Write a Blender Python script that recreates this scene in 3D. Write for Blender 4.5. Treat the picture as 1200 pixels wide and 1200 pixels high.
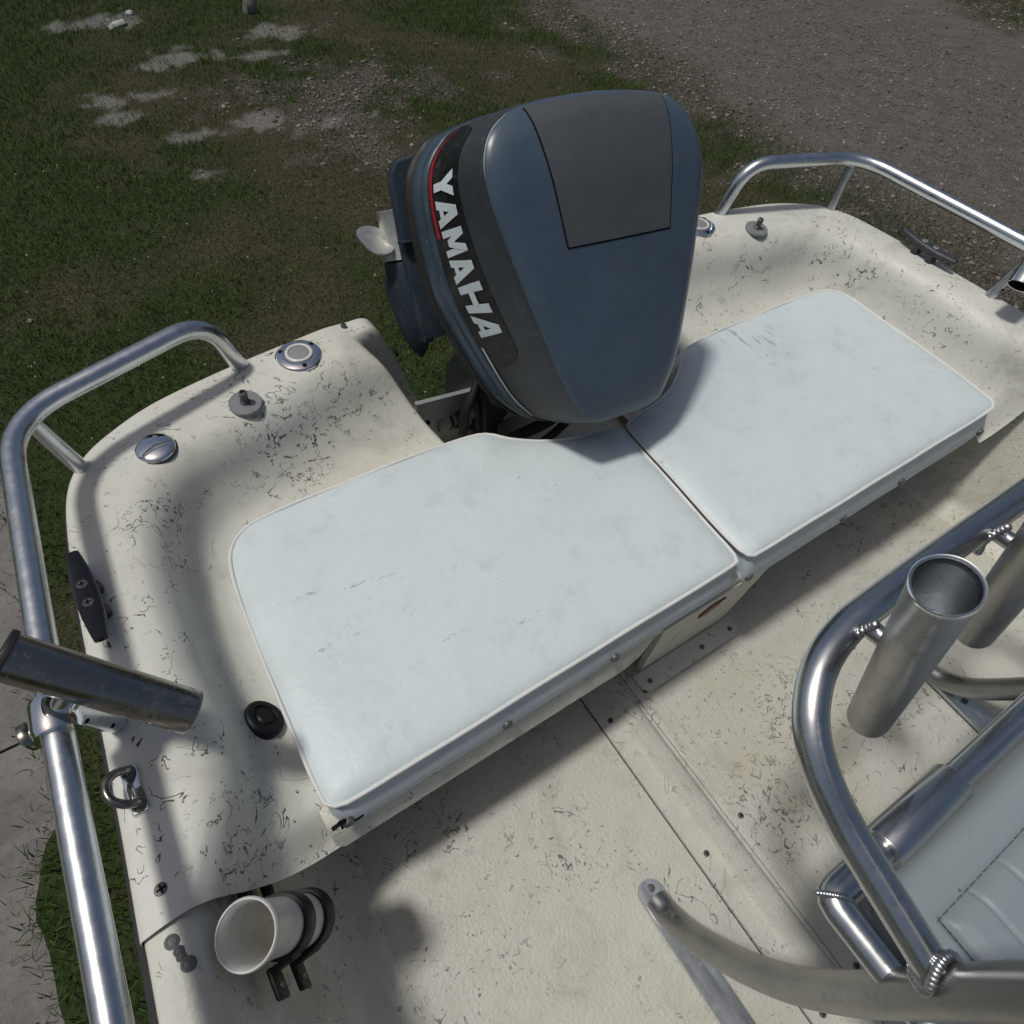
import bpy, math, random
import numpy as np
from mathutils import Vector, Matrix

random.seed(7); RNG = np.random.default_rng(11)
for o in list(bpy.data.objects): bpy.data.objects.remove(o, do_unlink=True)
SC = bpy.context.scene; C = SC.collection

# ------------------------------------------------------------------ camera
camd = bpy.data.cameras.new('camera'); cam = bpy.data.objects.new('camera', camd); C.objects.link(cam)
YAW, PITCH, ROLL, FPX = 0.70148, 0.93436, 0.15128, 789.95
CAMPOS = Vector((-0.7676, -0.6464, 0.8664))
_F = Vector((math.sin(YAW)*math.cos(PITCH), math.cos(YAW)*math.cos(PITCH), -math.sin(PITCH)))
_R = Vector((math.cos(YAW), -math.sin(YAW), 0)); _U = _R.cross(_F)
R2 = _R*math.cos(ROLL)+_U*math.sin(ROLL); U2 = -_R*math.sin(ROLL)+_U*math.cos(ROLL)
cam.matrix_world = Matrix(((R2.x, U2.x, -_F.x, CAMPOS.x), (R2.y, U2.y, -_F.y, CAMPOS.y), (R2.z, U2.z, -_F.z, CAMPOS.z), (0, 0, 0, 1)))
camd.sensor_width = 36; camd.lens = 36*FPX/1200; camd.clip_start = 0.02; camd.clip_end = 2000
SC.camera = cam

# ------------------------------------------------------------------ light
SUN_TRAVEL = Vector((0.36, -0.17, -1.0)).normalized()          # from the port quarter, high
TO_SUN = -SUN_TRAVEL
elev = math.asin(TO_SUN.z); az = math.atan2(TO_SUN.x, TO_SUN.y)
w = bpy.data.worlds.new('World'); SC.world = w; w.use_nodes = True
nt = w.node_tree; nt.nodes.clear()
sky = nt.nodes.new('ShaderNodeTexSky'); sky.sky_type = 'NISHITA'; sky.sun_disc = False
sky.sun_elevation = elev; sky.sun_rotation = az; sky.air_density = 1.0; sky.dust_density = 4.0; sky.ozone_density = 1.0
bg = nt.nodes.new('ShaderNodeBackground'); bg.inputs['Strength'].default_value = 0.075
wo = nt.nodes.new('ShaderNodeOutputWorld')
nt.links.new(sky.outputs[0], bg.inputs[0]); nt.links.new(bg.outputs[0], wo.inputs[0])
sl = bpy.data.lights.new('sun', 'SUN'); sun = bpy.data.objects.new('sun', sl); C.objects.link(sun)
sl.energy = 3.05; sl.angle = math.radians(6.0); sl.color = (1.0, 0.98, 0.93)
sun.rotation_euler = SUN_TRAVEL.to_track_quat('-Z', 'Y').to_euler(); sun.location = (-3, 3, 6)
SC.view_settings.view_transform = 'Standard'; SC.view_settings.look = 'None'
SC.view_settings.exposure = -0.52; SC.view_settings.gamma = 1.0; SC.view_settings.use_curve_mapping = False

GROUND = -1.35
FLOOR = -0.42

# ------------------------------------------------------------------ materials
class NT:
    def __init__(s, name):
        s.m = bpy.data.materials.new(name); s.m.use_nodes = True; s.t = s.m.node_tree; s.t.nodes.clear()
        s.out = s.n('ShaderNodeOutputMaterial'); s.b = s.n('ShaderNodeBsdfPrincipled'); s.l(s.b.outputs[0], s.out.inputs[0])
        s.tc = s.n('ShaderNodeTexCoord')
        s.co = s.tc.outputs['Object']
    def n(s, k, **kw):
        x = s.t.nodes.new(k)
        for a, v in kw.items(): setattr(x, a, v)
        return x
    def l(s, a, b): s.t.links.new(a, b)
    def put(s, sock, v):
        if hasattr(v, 'is_linked') or isinstance(v, bpy.types.NodeSocket): s.l(v, sock)
        else: sock.default_value = v
    def noise(s, scale, detail=2, rough=.5, dist=0, co=None):
        x = s.n('ShaderNodeTexNoise'); x.inputs['Scale'].default_value = scale; x.inputs['Detail'].default_value = detail
        x.inputs['Roughness'].default_value = rough; x.inputs['Distortion'].default_value = dist
        s.l(co or s.co, x.inputs['Vector']); return x.outputs['Fac']
    def vor(s, scale, feature='F1', out='Distance', co=None):
        x = s.n('ShaderNodeTexVoronoi', feature=feature); x.inputs['Scale'].default_value = scale
        s.l(co or s.co, x.inputs['Vector']); return x.outputs[out]
    def math(s, op, a, b=0.0, c=0.0):
        x = s.n('ShaderNodeMath', operation=op); s.put(x.inputs[0], a); s.put(x.inputs[1], b)
        if op in ('MULTIPLY_ADD', 'COMPARE'): s.put(x.inputs[2], c)
        return x.outputs[0]
    def ramp(s, v, lo, hi, a=0.0, b=1.0):
        x = s.n('ShaderNodeMapRange', interpolation_type='SMOOTHSTEP'); s.put(x.inputs[0], v)
        for i, q in zip((1, 2, 3, 4), (lo, hi, a, b)): x.inputs[i].default_value = q
        return x.outputs[0]
    def mix(s, f, a, b, mode='MIX'):
        x = s.n('ShaderNodeMix', data_type='RGBA', blend_type=mode); s.put(x.inputs[0], f)
        for k, v in ((6, a), (7, b)):
            if isinstance(v, tuple): x.inputs[k].default_value = (v[0], v[1], v[2], 1)
            else: s.l(v, x.inputs[k])
        return x.outputs[2]
    def bump(s, h, strength=.2, dist=.002, base=None):
        x = s.n('ShaderNodeBump'); x.inputs['Strength'].default_value = strength; x.inputs['Distance'].default_value = dist
        s.l(h, x.inputs['Height'])
        if base: s.l(base, x.inputs['Normal'])
        return x.outputs[0]
    def offset(s, v, sc=(1, 1, 1), rot=(0, 0, 0)):
        x = s.n('ShaderNodeMapping'); x.inputs['Location'].default_value = v; x.inputs['Scale'].default_value = sc
        x.inputs['Rotation'].default_value = rot
        s.l(s.co, x.inputs['Vector']); return x.outputs[0]
    def fin(s, col=None, rough=None, metal=None, normal=None, **kw):
        if col is not None:
            if isinstance(col, tuple): s.b.inputs['Base Color'].default_value = (*col, 1)
            else: s.l(col, s.b.inputs['Base Color'])
        if rough is not None: s.put(s.b.inputs['Roughness'], rough)
        if metal is not None: s.put(s.b.inputs['Metallic'], metal)
        if normal is not None: s.l(normal, s.b.inputs['Normal'])
        for k, v in kw.items(): s.b.inputs[k].default_value = v
        return s.m

def squiggles(s, scale, width, seg_scale, seg_lo, clus_scale, clus_lo, off):
    """short curly dirt-filled crazing marks: iso-lines of noise, broken up and clustered"""
    co = s.offset(off)
    a = s.noise(scale, 3.5, .6, .6, co)
    line = s.ramp(s.math('ABSOLUTE', s.math('SUBTRACT', a, .5)), width*.45, width, 1, 0)
    seg = s.ramp(s.noise(seg_scale, 2, .5, 0, co), seg_lo, seg_lo+.03)
    clu = s.ramp(s.noise(clus_scale, 2, .6, 0, s.offset((off[1], off[0], 3.1))), clus_lo, clus_lo+.08)
    return s.math('MULTIPLY', s.math('MULTIPLY', line, seg), clu)

def gelcoat(name, base, nonskid=0.0, marks=1.0, stain=.35, spots=()):
    s = NT(name)
    big = s.noise(2.3, 4, .6); mid = s.noise(17, 4, .65)
    col = s.mix(s.math('MULTIPLY', s.ramp(big, .48, .72), stain), base, (base[0]*.86, base[1]*.79, base[2]*.62))
    col = s.mix(s.ramp(mid, .42, .8, 0, .35), col, (base[0]*.72, base[1]*.72, base[2]*.70))
    grime = s.math('MULTIPLY', s.ramp(s.noise(5.3, 5, .7, 1.2, s.offset((4.2, 1.1, 7))), .52, .74), .45)
    col = s.mix(grime, col, (base[0]*.55, base[1]*.54, base[2]*.5))
    m1 = squiggles(s, 18, .0088, 40, .51, 2.6, .485, (1.3, 2.7, .4))
    m2 = squiggles(s, 44, .0105, 85, .575, 4.1, .50, (6.3, 9.7, 2.4))
    m3 = squiggles(s, 7.5, .0026, 19, .54, 2.2, .49, (3.3, 5.7, 8.4))
    m4 = squiggles(s, 24, .0085, 50, .63, 6.0, .50, (4.1, 1.9, 5.2))
    if spots:                                                      # places where the gelcoat has crazed worst
        cl = None
        for x, y, z, r in spots:
            ds = s.n('ShaderNodeVectorMath', operation='DISTANCE'); s.l(s.co, ds.inputs[0]); ds.inputs[1].default_value = (x, y, z)
            q = s.ramp(s.math('ADD', ds.outputs['Value'], s.math('MULTIPLY', s.noise(14, 2), .10)), r*.45+.05, r+.05, 1, 0); cl = q if cl is None else s.math('MAXIMUM', cl, q)
        co = s.offset((8.8, 2.2, 6.1)); a_ = s.noise(25, 4, .62, .8, co)
        ln = s.ramp(s.math('ABSOLUTE', s.math('SUBTRACT', a_, .5)), .008, .016, 1, 0)
        m4 = s.math('MAXIMUM', m4, s.math('MULTIPLY', s.math('MULTIPLY', ln, s.ramp(s.noise(50, 2, .5, 0, co), .48, .52)), cl))
    vd = s.n('ShaderNodeTexVoronoi'); vd.inputs['Scale'].default_value = 62; s.l(s.co, vd.inputs['Vector'])
    sep = s.n('ShaderNodeSeparateColor'); s.l(vd.outputs['Color'], sep.inputs[0])
    dot = s.math('MULTIPLY', s.ramp(vd.outputs['Distance'], .06, .11, 1, 0), s.ramp(sep.outputs[0], .965, .975))
    mk = s.math('MAXIMUM', s.math('MAXIMUM', s.math('MAXIMUM', m1, m4), m2), s.math('MAXIMUM', s.math('MULTIPLY', m3, .8), dot))
    mk = s.math('MULTIPLY', mk, .93*marks)
    col = s.mix(mk, col, (.018, .018, .016))
    h = s.math('SUBTRACT', s.math('MULTIPLY', s.noise(160 if nonskid else 60, 3, .6), 1.0), s.math('MULTIPLY', mk, .4))
    nrm = s.bump(h, .10+nonskid, .0025)
    return s.fin(col, s.ramp(mid, .3, .8, .46, .62), 0, nrm, **{'Specular IOR Level': .38})

GEL = (.60, .598, .54)
M = {}
M['gelcoat'] = gelcoat('cream_gelcoat', GEL, 0.04, 1.0, .35, [(-.88, -.37, -.06, .10), (-.60, .20, -.06, .13), (-.44, .24, -.04, .09), (-.83, .09, -.03, .09), (.60, .21, -.07, .09), (.84, .08, -.05, .08), (-.37, .33, -.02, .06)])
M['bench'] = gelcoat('bench_gelcoat', (.57, .565, .50), 0.02, .8)
M['floor'] = gelcoat('nonskid_floor', (.50, .492, .435), 0.8, .8, .8, [(-.10, -.74, FLOOR, .13), (.06, -.62, FLOOR, .10), (-.20, -.42, FLOOR, .07), (-.62, -.44, FLOOR, .06)])
M['side'] = gelcoat('side_gelcoat', (.575, .57, .50), 0.55, .9, .5)

def m_vinyl(name, base, dirt=.5, spot=None):
    s = NT(name)
    a = s.noise(3.1, 5, .65, .8); b = s.noise(21, 4, .7); c = s.noise(140, 2, .5)
    col = s.mix(s.math('MULTIPLY', s.ramp(a, .46, .75), dirt), base, (base[0]*.86, base[1]*.87, base[2]*.85))
    col = s.mix(s.math('MULTIPLY', s.ramp(b, .5, .78), dirt*.6), col, (base[0]*.72, base[1]*.74, base[2]*.74))
    st = s.noise(3.0, 5, .8, 0, s.offset((2, 5, 1), (2.2, 11, 1), (0, 0, .75)))
    scuff = s.math('MULTIPLY', s.ramp(st, .63, .66), s.ramp(s.noise(6, 2, .5, 0, s.offset((8, 1, 4))), .55, .62))
    m2 = squiggles(s, 14, .0025, 30, .60, 3.0, .52, (1.3, 4.7, 2.4))
    col = s.mix(s.math('MULTIPLY', s.math('MAXIMUM', scuff, m2), .5), col, (base[0]*.3, base[1]*.31, base[2]*.31))
    if spot:                                                       # a bundle of long rubbed scuffs
        ds = s.n('ShaderNodeVectorMath', operation='DISTANCE'); s.l(s.co, ds.inputs[0]); ds.inputs[1].default_value = (spot[0], spot[1], -.08)
        ln = s.noise(7, 3, .6, 0, s.offset((0, 0, 0), (11, 1.2, 1), (0, 0, -.40)))
        sc_ = s.math('MULTIPLY', s.ramp(ln, .56, .61), s.math('MULTIPLY', s.ramp(ds.outputs['Value'], .045, .10, 1, 0), s.ramp(s.noise(40, 2), .38, .5)))
        col = s.mix(s.math('MULTIPLY', sc_, .55), col, (base[0]*.3, base[1]*.31, base[2]*.31))
    vd = s.n('ShaderNodeTexVoronoi'); vd.inputs['Scale'].default_value = 26; s.l(s.co, vd.inputs['Vector'])
    sep = s.n('ShaderNodeSeparateColor'); s.l(vd.outputs['Color'], sep.inputs[0])
    dot = s.math('MULTIPLY', s.ramp(vd.outputs['Distance'], .03, .055, 1, 0), s.ramp(sep.outputs[0], .93, .95))
    col = s.mix(s.math('MULTIPLY', dot, .7), col, (.05, .05, .05))
    h = s.math('ADD', s.math('MULTIPLY', a, 2.5), s.math('ADD', s.math('MULTIPLY', b, .6), s.math('MULTIPLY', c, .25)))
    return s.fin(col, .46, 0, s.bump(h, .30, .004), **{'Specular IOR Level': .4})
M['vinyl'] = m_vinyl('white_vinyl', (.585, .65, .662), .8, (.425, .01))
M['band'] = m_vinyl('vinyl_band', (.50, .56, .60), .9)
M['piping'] = m_vinyl('piping_vinyl', (.68, .68, .65), .6)
M['seatvinyl'] = m_vinyl('seat_vinyl', (.25, .285, .305), .35)
M['seatborder'] = m_vinyl('seat_border_vinyl', (.55, .58, .57), .5)

def m_metal(name, base, rough, streak=(1, 1, 1), var=.12, dirt=.0, bumpv=.05):
    s = NT(name)
    a = s.noise(9, 5, .7); b = s.noise(60, 4, .6, 0, s.offset((0, 0, 0), streak))
    col = s.mix(s.ramp(a, .45, .8, 0, .5), base, tuple(v*.78 for v in base))
    r = s.math('ADD', s.ramp(b, .3, .7, rough-var*.4, rough+var*.6), s.ramp(a, .5, .75, 0, var*.6))
    met = 1.0
    if dirt:
        d = s.math('MULTIPLY', s.ramp(s.noise(32, 5, .75, .5), .56, .66), dirt)
        sq = squiggles(s, 34, .010, 70, .55, 6, .5, (2, 1, 5))
        d = s.math('MAXIMUM', d, s.math('MULTIPLY', sq, min(1, dirt*1.4)))
        col = s.mix(d, col, (.07, .06, .05)); met = s.math('SUBTRACT', 1.0, s.math('MULTIPLY', d, .8))
        r = s.math('ADD', r, s.math('MULTIPLY', d, .3))
    return s.fin(col, r, met, s.bump(b, bumpv, .0006))
M['alum'] = m_metal('anodised_aluminium', (.66, .68, .70), .27, (1, 1, 1), .08, .08)
M['alum2'] = m_metal('brushed_aluminium', (.56, .57, .575), .27, (.3, 1, 1), .08, .05)
M['alumdull'] = m_metal('dull_aluminium', (.36, .362, .36), .36, (1, 1, .15), .12, .18, .12)
M['alumbar'] = m_metal('flat_bar_aluminium', (.50, .53, .56), .38, (1, .1, 1), .12, .3)
M['rim'] = m_metal('polished_aluminium', (.72, .73, .74), .22, (1, 1, 1), .1, 0)
M['chrome'] = m_metal('chrome', (.78, .79, .80), .05, (1, 1, 1), .05, .12, .02)
M['stain'] = m_metal('stained_stainless', (.30, .28, .255), .23, (1, 1, 1), .14, .55, .06)
M['weld'] = m_metal('weld_bead', (.50, .50, .51), .32, (1, 1, 1), .1, .15, .2)
M['blade'] = m_metal('stainless_propeller', (.50, .50, .48), .5, (1, 1, 1), .1, .2)

def m_plain(name, col, rough=.5, spec=.5, var=.25, bumpv=.1, scale=40):
    s = NT(name)
    a = s.noise(scale, 4, .6)
    c = s.mix(s.ramp(a, .4, .75, 0, 1), col, tuple(v*(1-var) for v in col))
    return s.fin(c, s.ramp(a, .3, .7, rough-.06, rough+.08), 0, s.bump(a, bumpv, .001), **{'Specular IOR Level': spec})
M['black'] = m_plain('black_plastic', (.010, .0105, .0115), .5, .3)
M['nylon'] = m_plain('charcoal_nylon', (.035, .04, .047), .5)
M['rubber'] = m_plain('black_rubber', (.012, .012, .013), .6)
M['screw'] = m_plain('dull_screw', (.085, .085, .082), .42, .6)
M['brass'] = m_plain('weathered_screw', (.34, .32, .28), .4, .6)
M['dark'] = m_plain('dark_hole', (.008, .008, .008), .8, .1)
M['grey'] = m_plain('grey_lens', (.24, .25, .25), .45)
M['disc'] = m_plain('dull_grey_metal', (.20, .205, .21), .38, .7)
M['pvc'] = m_plain('white_pvc', (.62, .61, .57), .4, .5, .18)
M['sealant'] = m_plain('grey_sealant', (.12, .125, .12), .6)
M['hull'] = m_plain('hull_gelcoat', (.55, .55, .52), .35)
M['bracket'] = m_plain('black_bracket', (.02, .022, .025), .38)
M['plate'] = m_plain('transom_plate', (.30, .31, .31), .4, .6, .25, .08, 12)
M['red'] = m_plain('red_stripe', (.38, .012, .03), .35)
M['white'] = m_plain('white_print', (.60, .66, .68), .4, .5, .12)
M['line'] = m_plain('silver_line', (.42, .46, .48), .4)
M['redmark'] = m_plain('red_scuff', (.13, .012, .01), .5)
M['wood'] = m_plain('trailer_steel', (.2, .2, .2), .5)

def m_cowl(name, base, rough, sc=.5):
    s = NT(name)
    a = s.noise(5, 5, .65); b = s.noise(70, 4, .65)
    col = s.mix(s.ramp(a, .4, .75, 0, .8), base, tuple(v*.72 for v in base))
    col = s.mix(s.ramp(b, .52, .8, 0, .32), col, (.13, .14, .15)); col = s.mix(s.ramp(s.noise(2.6, 6, .75, 1.5), .5, .72, 0, .22), col, (.16, .17, .175))
    sq = squiggles(s, 9, .0025, 22, .57, 3, .5, (2, 7, 5))
    vd = s.n('ShaderNodeTexVoronoi'); vd.inputs['Scale'].default_value = 55; s.l(s.co, vd.inputs['Vector'])
    sep = s.n('ShaderNodeSeparateColor'); s.l(vd.outputs['Color'], sep.inputs[0])
    dot = s.math('MULTIPLY', s.ramp(vd.outputs['Distance'], .05, .09, 1, 0), s.ramp(sep.outputs[0], .96, .97))
    col = s.mix(s.math('MULTIPLY', s.math('MAXIMUM', sq, dot), sc), col, (.30, .31, .31))
    return s.fin(col, s.ramp(a, .3, .75, rough-.05, rough+.12), 0, s.bump(b, .03, .001), **{'Specular IOR Level': .38, 'Coat Weight': .0})
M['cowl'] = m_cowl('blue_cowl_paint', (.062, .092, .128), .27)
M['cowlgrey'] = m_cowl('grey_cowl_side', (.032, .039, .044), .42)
M['cowlpanel'] = m_cowl('grey_cowl_panel', (.078, .086, .092), .45, .4)
M['decal'] = m_cowl('black_decal', (.004, .0045, .005), .4, .2)
M['ridge'] = m_cowl('cowl_ridge_paint', (.04, .066, .092), .3)
M['leg'] = m_cowl('leg_paint', (.022, .034, .050), .45)

# ------------------------------------------------------------------ mesh helpers
def mesh_obj(name, V, F, mat, parent=None, smooth=True, sharp=None):
    me = bpy.data.meshes.new(name)
    me.from_pydata([tuple(v) for v in V], [], [tuple(f) for f in F]); me.update()
    if smooth: me.polygons.foreach_set('use_smooth', [True]*len(me.polygons))
    if sharp: me.set_sharp_from_angle(angle=math.radians(sharp))
    me.materials.append(M[mat] if isinstance(mat, str) else mat)
    o = bpy.data.objects.new(name, me); C.objects.link(o)
    if parent: o.parent = parent
    return o

def empty(name, label, cat, loc=(0, 0, 0), group=None):
    o = bpy.data.objects.new(name, None); C.objects.link(o); o.location = loc; o.empty_display_size = .05
    o['label'] = label; o['category'] = cat
    if group: o['group'] = group
    return o

def keep(parent, *objs):
    """parent while keeping world coordinates (parents are only translated)"""
    bpy.context.view_layer.update()
    for o in objs:
        o.parent = parent; o.matrix_parent_inverse = parent.matrix_world.inverted()

class Geo:
    def __init__(s): s.V = []; s.F = []
    def add(s, V, F):
        k = len(s.V); s.V += [tuple(map(float, v)) for v in V]; s.F += [tuple(i+k for i in f) for f in F]; return s
    def grid(s, P, closed_u=False, closed_v=False, flip=False):
        P = np.asarray(P); n, m, _ = P.shape; F = []
        for i in range(n if closed_u else n-1):
            for j in range(m if closed_v else m-1):
                a, b, c, d = i*m+j, ((i+1) % n)*m+j, ((i+1) % n)*m+(j+1) % m, i*m+(j+1) % m
                F.append((a, d, c, b) if flip else (a, b, c, d))
        return s.add(P.reshape(-1, 3), F)
    def tube(s, path, r, n=14, caps=True, closed=False):
        P = [Vector(p) for p in path]; N = len(P); rs = r if hasattr(r, '__len__') else [r]*N
        T = []
        for i in range(N):
            a = P[(i-1) % N] if (i or closed) else P[i]; b = P[(i+1) % N] if (i < N-1 or closed) else P[i]
            T.append((b-a).normalized())
        up = Vector((0, 0, 1)) if abs(T[0].z) < .9 else Vector((1, 0, 0))
        x = T[0].cross(up).normalized(); rings = []
        for i in range(N):
            x = (x-T[i]*x.dot(T[i])).normalized(); y = T[i].cross(x)
            rings.append([P[i]+(x*math.cos(2*math.pi*k/n)+y*math.sin(2*math.pi*k/n))*rs[i] for k in range(n)])
        k0 = len(s.V); s.grid(rings, closed_u=closed, closed_v=True)
        if caps and not closed:
            s.F.append(tuple(k0+k for k in range(n))); s.F.append(tuple(k0+(N-1)*n+k for k in reversed(range(n))))
        return s
    def lathe(s, prof, o=(0, 0, 0), ax=(0, 0, 1), n=28):
        ax = Vector(ax).normalized(); h = Vector((1, 0, 0)) if abs(ax.x) < .8 else Vector((0, 1, 0))
        x = (h-ax*h.dot(ax)).normalized(); y = ax.cross(x); o = Vector(o)
        rings = [[o+ax*z+(x*math.cos(2*math.pi*k/n)+y*math.sin(2*math.pi*k/n))*max(r, 1e-5) for k in range(n)] for r, z in prof]
        return s.grid(rings, closed_v=True, flip=True)
    def box(s, c, sz, R=None, bev=.0):
        c = Vector(c); h = [v/2 for v in sz]; b = min(bev, min(h)*.9)
        R = R or Matrix.Identity(3)
        if b <= 0:
            V = [c+R @ Vector((x*h[0], y*h[1], z*h[2])) for z in (-1, 1) for y in (-1, 1) for x in (-1, 1)]
            return s.add(V, [(0, 2, 3, 1), (4, 5, 7, 6), (0, 1, 5, 4), (2, 6, 7, 3), (0, 4, 6, 2), (1, 3, 7, 5)])
        rings = []
        def ring(z, ins):
            P = []
            for qx, qy, a0 in ((1, 1, 0), (-1, 1, 90), (-1, -1, 180), (1, -1, 270)):
                for a in (0, 45, 90):
                    t = math.radians(a0+a); P.append(c+R @ Vector((qx*(h[0]-b)+(b-ins)*math.cos(t), qy*(h[1]-b)+(b-ins)*math.sin(t), z)))
            return P
        for z, ins in ((-h[2], b*.9), (-h[2]+b*.3, b*.3), (-h[2]+b, 0), (h[2]-b, 0), (h[2]-b*.3, b*.3), (h[2], b*.9)): rings.append(ring(z, ins))
        k0 = len(s.V); s.grid(rings, closed_v=True, flip=True); n = 12
        s.F.append(tuple(k0+k for k in reversed(range(n)))); s.F.append(tuple(k0+5*n+k for k in range(n)))
        return s
    def obj(s, name, mat, parent=None, smooth=True, sharp=35): return mesh_obj(name, s.V, s.F, mat, parent, smooth, sharp)

def crom(P, n=8, closed=False):
    P = [np.array(p, float) for p in P]; N = len(P); out = []
    for i in range(N if closed else N-1):
        p1, p2 = P[i], P[(i+1) % N]
        p0 = P[i-1] if (i or closed) else 2*p1-p2
        p3 = P[(i+2) % N] if (i < N-2 or closed) else 2*p2-p1
        for k in range(n):
            t = k/n
            out.append(.5*((2*p1)+(-p0+p2)*t+(2*p0-5*p1+4*p2-p3)*t*t+(-p0+3*p1-3*p2+p3)*t**3))
    if not closed: out.append(P[-1])
    return out

def resample(P, n, closed=False):
    P = np.array(P, float)
    if closed: P = np.vstack([P, P[:1]])
    d = np.r_[0, np.cumsum(np.linalg.norm(np.diff(P, axis=0), axis=1))]
    t = np.linspace(0, d[-1], n+1)[:-1] if closed else np.linspace(0, d[-1], n)
    return np.stack([np.interp(t, d, P[:, k]) for k in range(P.shape[1])], 1)

def fillet(P, r, n=8):
    """polyline with rounded corners"""
    P = [Vector(p) for p in P]; out = [P[0]]
    rs = r if hasattr(r, '__len__') else [r]*len(P)
    for i in range(1, len(P)-1):
        a, b, c = P[i-1], P[i], P[i+1]; u = (a-b); v = (c-b)
        d = min(rs[i], u.length*.48, v.length*.48); p, q = b+u.normalized()*d, b+v.normalized()*d
        for k in range(n+1):
            t = k/n; out.append(p*(1-t)**2+b*2*t*(1-t)+q*t*t)
    out.append(P[-1]); return out

mir = lambda p: (-p[0], p[1], p[2])

# ------------------------------------------------------------------ ground
def vnoise(x, y, sc, seed):
    r = np.random.default_rng(seed); T = r.random((256, 256))
    x = x*sc; y = y*sc; xi = np.floor(x).astype(int); yi = np.floor(y).astype(int); fx = x-xi; fy = y-yi
    fx = fx*fx*(3-2*fx); fy = fy*fy*(3-2*fy); g = lambda i, j: T[(xi+i) % 256, (yi+j) % 256]
    return (g(0, 0)*(1-fx)+g(1, 0)*fx)*(1-fy)+(g(0, 1)*(1-fx)+g(1, 1)*fx)*fy
def fbm(x, y, sc, seed, o=4):
    a = 0; amp = .5; tot = 0
    for k in range(o): a = a+amp*vnoise(x, y, sc*2**k, seed+k); tot += amp; amp *= .55
    return a/tot
sst = lambda v, a, b: (lambda t: t*t*(3-2*t))(np.clip((v-a)/(b-a), 0, 1))
SAND = [(-.06, 4.72, .42, .16), (.42, 5.2, .42, .16), (1.25, 5.5, .45, .2), (.12, 4.12, .22, .11), (.1, 6.0, .45, .18), (.6, 4.15, .28, .13),
        (-.2, 4.5, .25, .1), (.95, 5.1, .3, .12), (1.0, 3.95, .35, .10), (1.9, 6.2, .5, .2), (.05, 3.62, .14, .08)]
def conc_edge(y): return np.interp(y, [-3, -.6, -.11, .12, .27, .37, .51, .71, .99, 1.35, 1.7, 2.4, 4], [-1.62, -1.60, -1.58, -1.60, -1.55, -1.47, -1.47, -1.455, -1.41, -1.35, -1.36, -1.5, -2.2])
def cover(x, y):
    """weights: drive gravel, bare sand, stones among grass, dry grass"""
    n1 = fbm(x, y, 1.1, 3); n2 = fbm(x, y, 4.5, 9); n3 = fbm(x, y, .5, 21); n4 = fbm(x, y, 13, 33, 3)
    ed = 4.0+(n1-.5)*1.5+(n2-.5)*.8
    drive = sst(x, ed-.35, ed+.5)*(1-sst(x-.25*y, 7.0+(n1-.5), 7.6+(n1-.5)))
    sand = np.zeros_like(x)
    for cx, cy, a, b in SAND:
        d = np.sqrt(((x-cx)/(a*.72))**2+((y-cy)/(b*.78))**2)+(n2-.5)*2.2+(n4-.5)*2.2
        sand = np.maximum(sand, 1-sst(d, .45, 1.15))
    stones = sst(n2*.6+n1*.4+.40*np.exp(-((x-1.3)/1.0)**2-((y-4.3)/.8)**2)+.36*sst(x, 2.6, 3.9), .65, .90)
    dry = sst(n1*.5+n3*.3+n2*.2+.10*sst(x, -.9, .6)+.05, .53, .73)
    return drive, sand, stones, dry

def nonuni(a, b, step, far):
    mid = np.arange(a, b+step/2, step); r = []
    d = step
    q = b
    while q < far: d *= 1.5; q += d; r.append(q)
    l = []; d = step; q = a
    while q > -far: d *= 1.5; q -= d; l.append(q)
    return np.array(l[::-1]+list(mid)+r)
gx = nonuni(-2.2, 9.6, .045, 400); gx = np.unique(np.r_[gx, np.arange(-1.9, -1.2, .012)]); gy = nonuni(-1.2, 7.4, .045, 400)
X, Y = np.meshgrid(gx, gy, indexing='ij')
dr, sa, stn, dry = cover(X, Y)
near = ((X > -2.5) & (X < 10) & (Y > -1.6) & (Y < 8)).astype(float)
Z = GROUND+near*((fbm(X, Y, .8, 40)-.5)*.05+(fbm(X, Y, 7, 50)-.5)*.018-sa*.006)
tq = sst(X-conc_edge(Y)+(fbm(X, Y, 3.5, 91)-.5)*.10, -.06, .06); Z = (GROUND-.03)*(1-tq)+np.where(X < conc_edge(Y)+.5, np.maximum(Z, GROUND+.003), Z)*tq
nx, ny = X.shape
idx = np.arange(nx*ny).reshape(nx, ny)
F = np.stack([idx[:-1, :-1], idx[1:, :-1], idx[1:, 1:], idx[:-1, 1:]], -1).reshape(-1, 4)
def fast_mesh(name, V, F, mat, parent=None, smooth=True):
    me = bpy.data.meshes.new(name); V = np.asarray(V, np.float32); F = np.asarray(F, np.int32); k = F.shape[1]
    me.vertices.add(len(V)); me.vertices.foreach_set('co', V.ravel())
    me.loops.add(F.size); me.loops.foreach_set('vertex_index', F.ravel())
    me.polygons.add(len(F)); me.polygons.foreach_set('loop_start', np.arange(0, F.size, k, dtype=np.int32))
    me.update(calc_edges=True)
    if smooth: me.polygons.foreach_set('use_smooth', np.ones(len(F), bool))
    me.materials.append(mat); o = bpy.data.objects.new(name, me); C.objects.link(o)
    if parent: o.parent = parent
    return o
def set_col(o, name, rgba):
    a = o.data.color_attributes.new(name, 'FLOAT_COLOR', 'POINT'); a.data.foreach_set('color', np.asarray(rgba, np.float32).ravel())
def height(x, y):
    return GROUND+(fbm(x, y, .8, 40)-.5)*.05+(fbm(x, y, 7, 50)-.5)*.018-cover(x, y)[1]*.006

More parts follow.
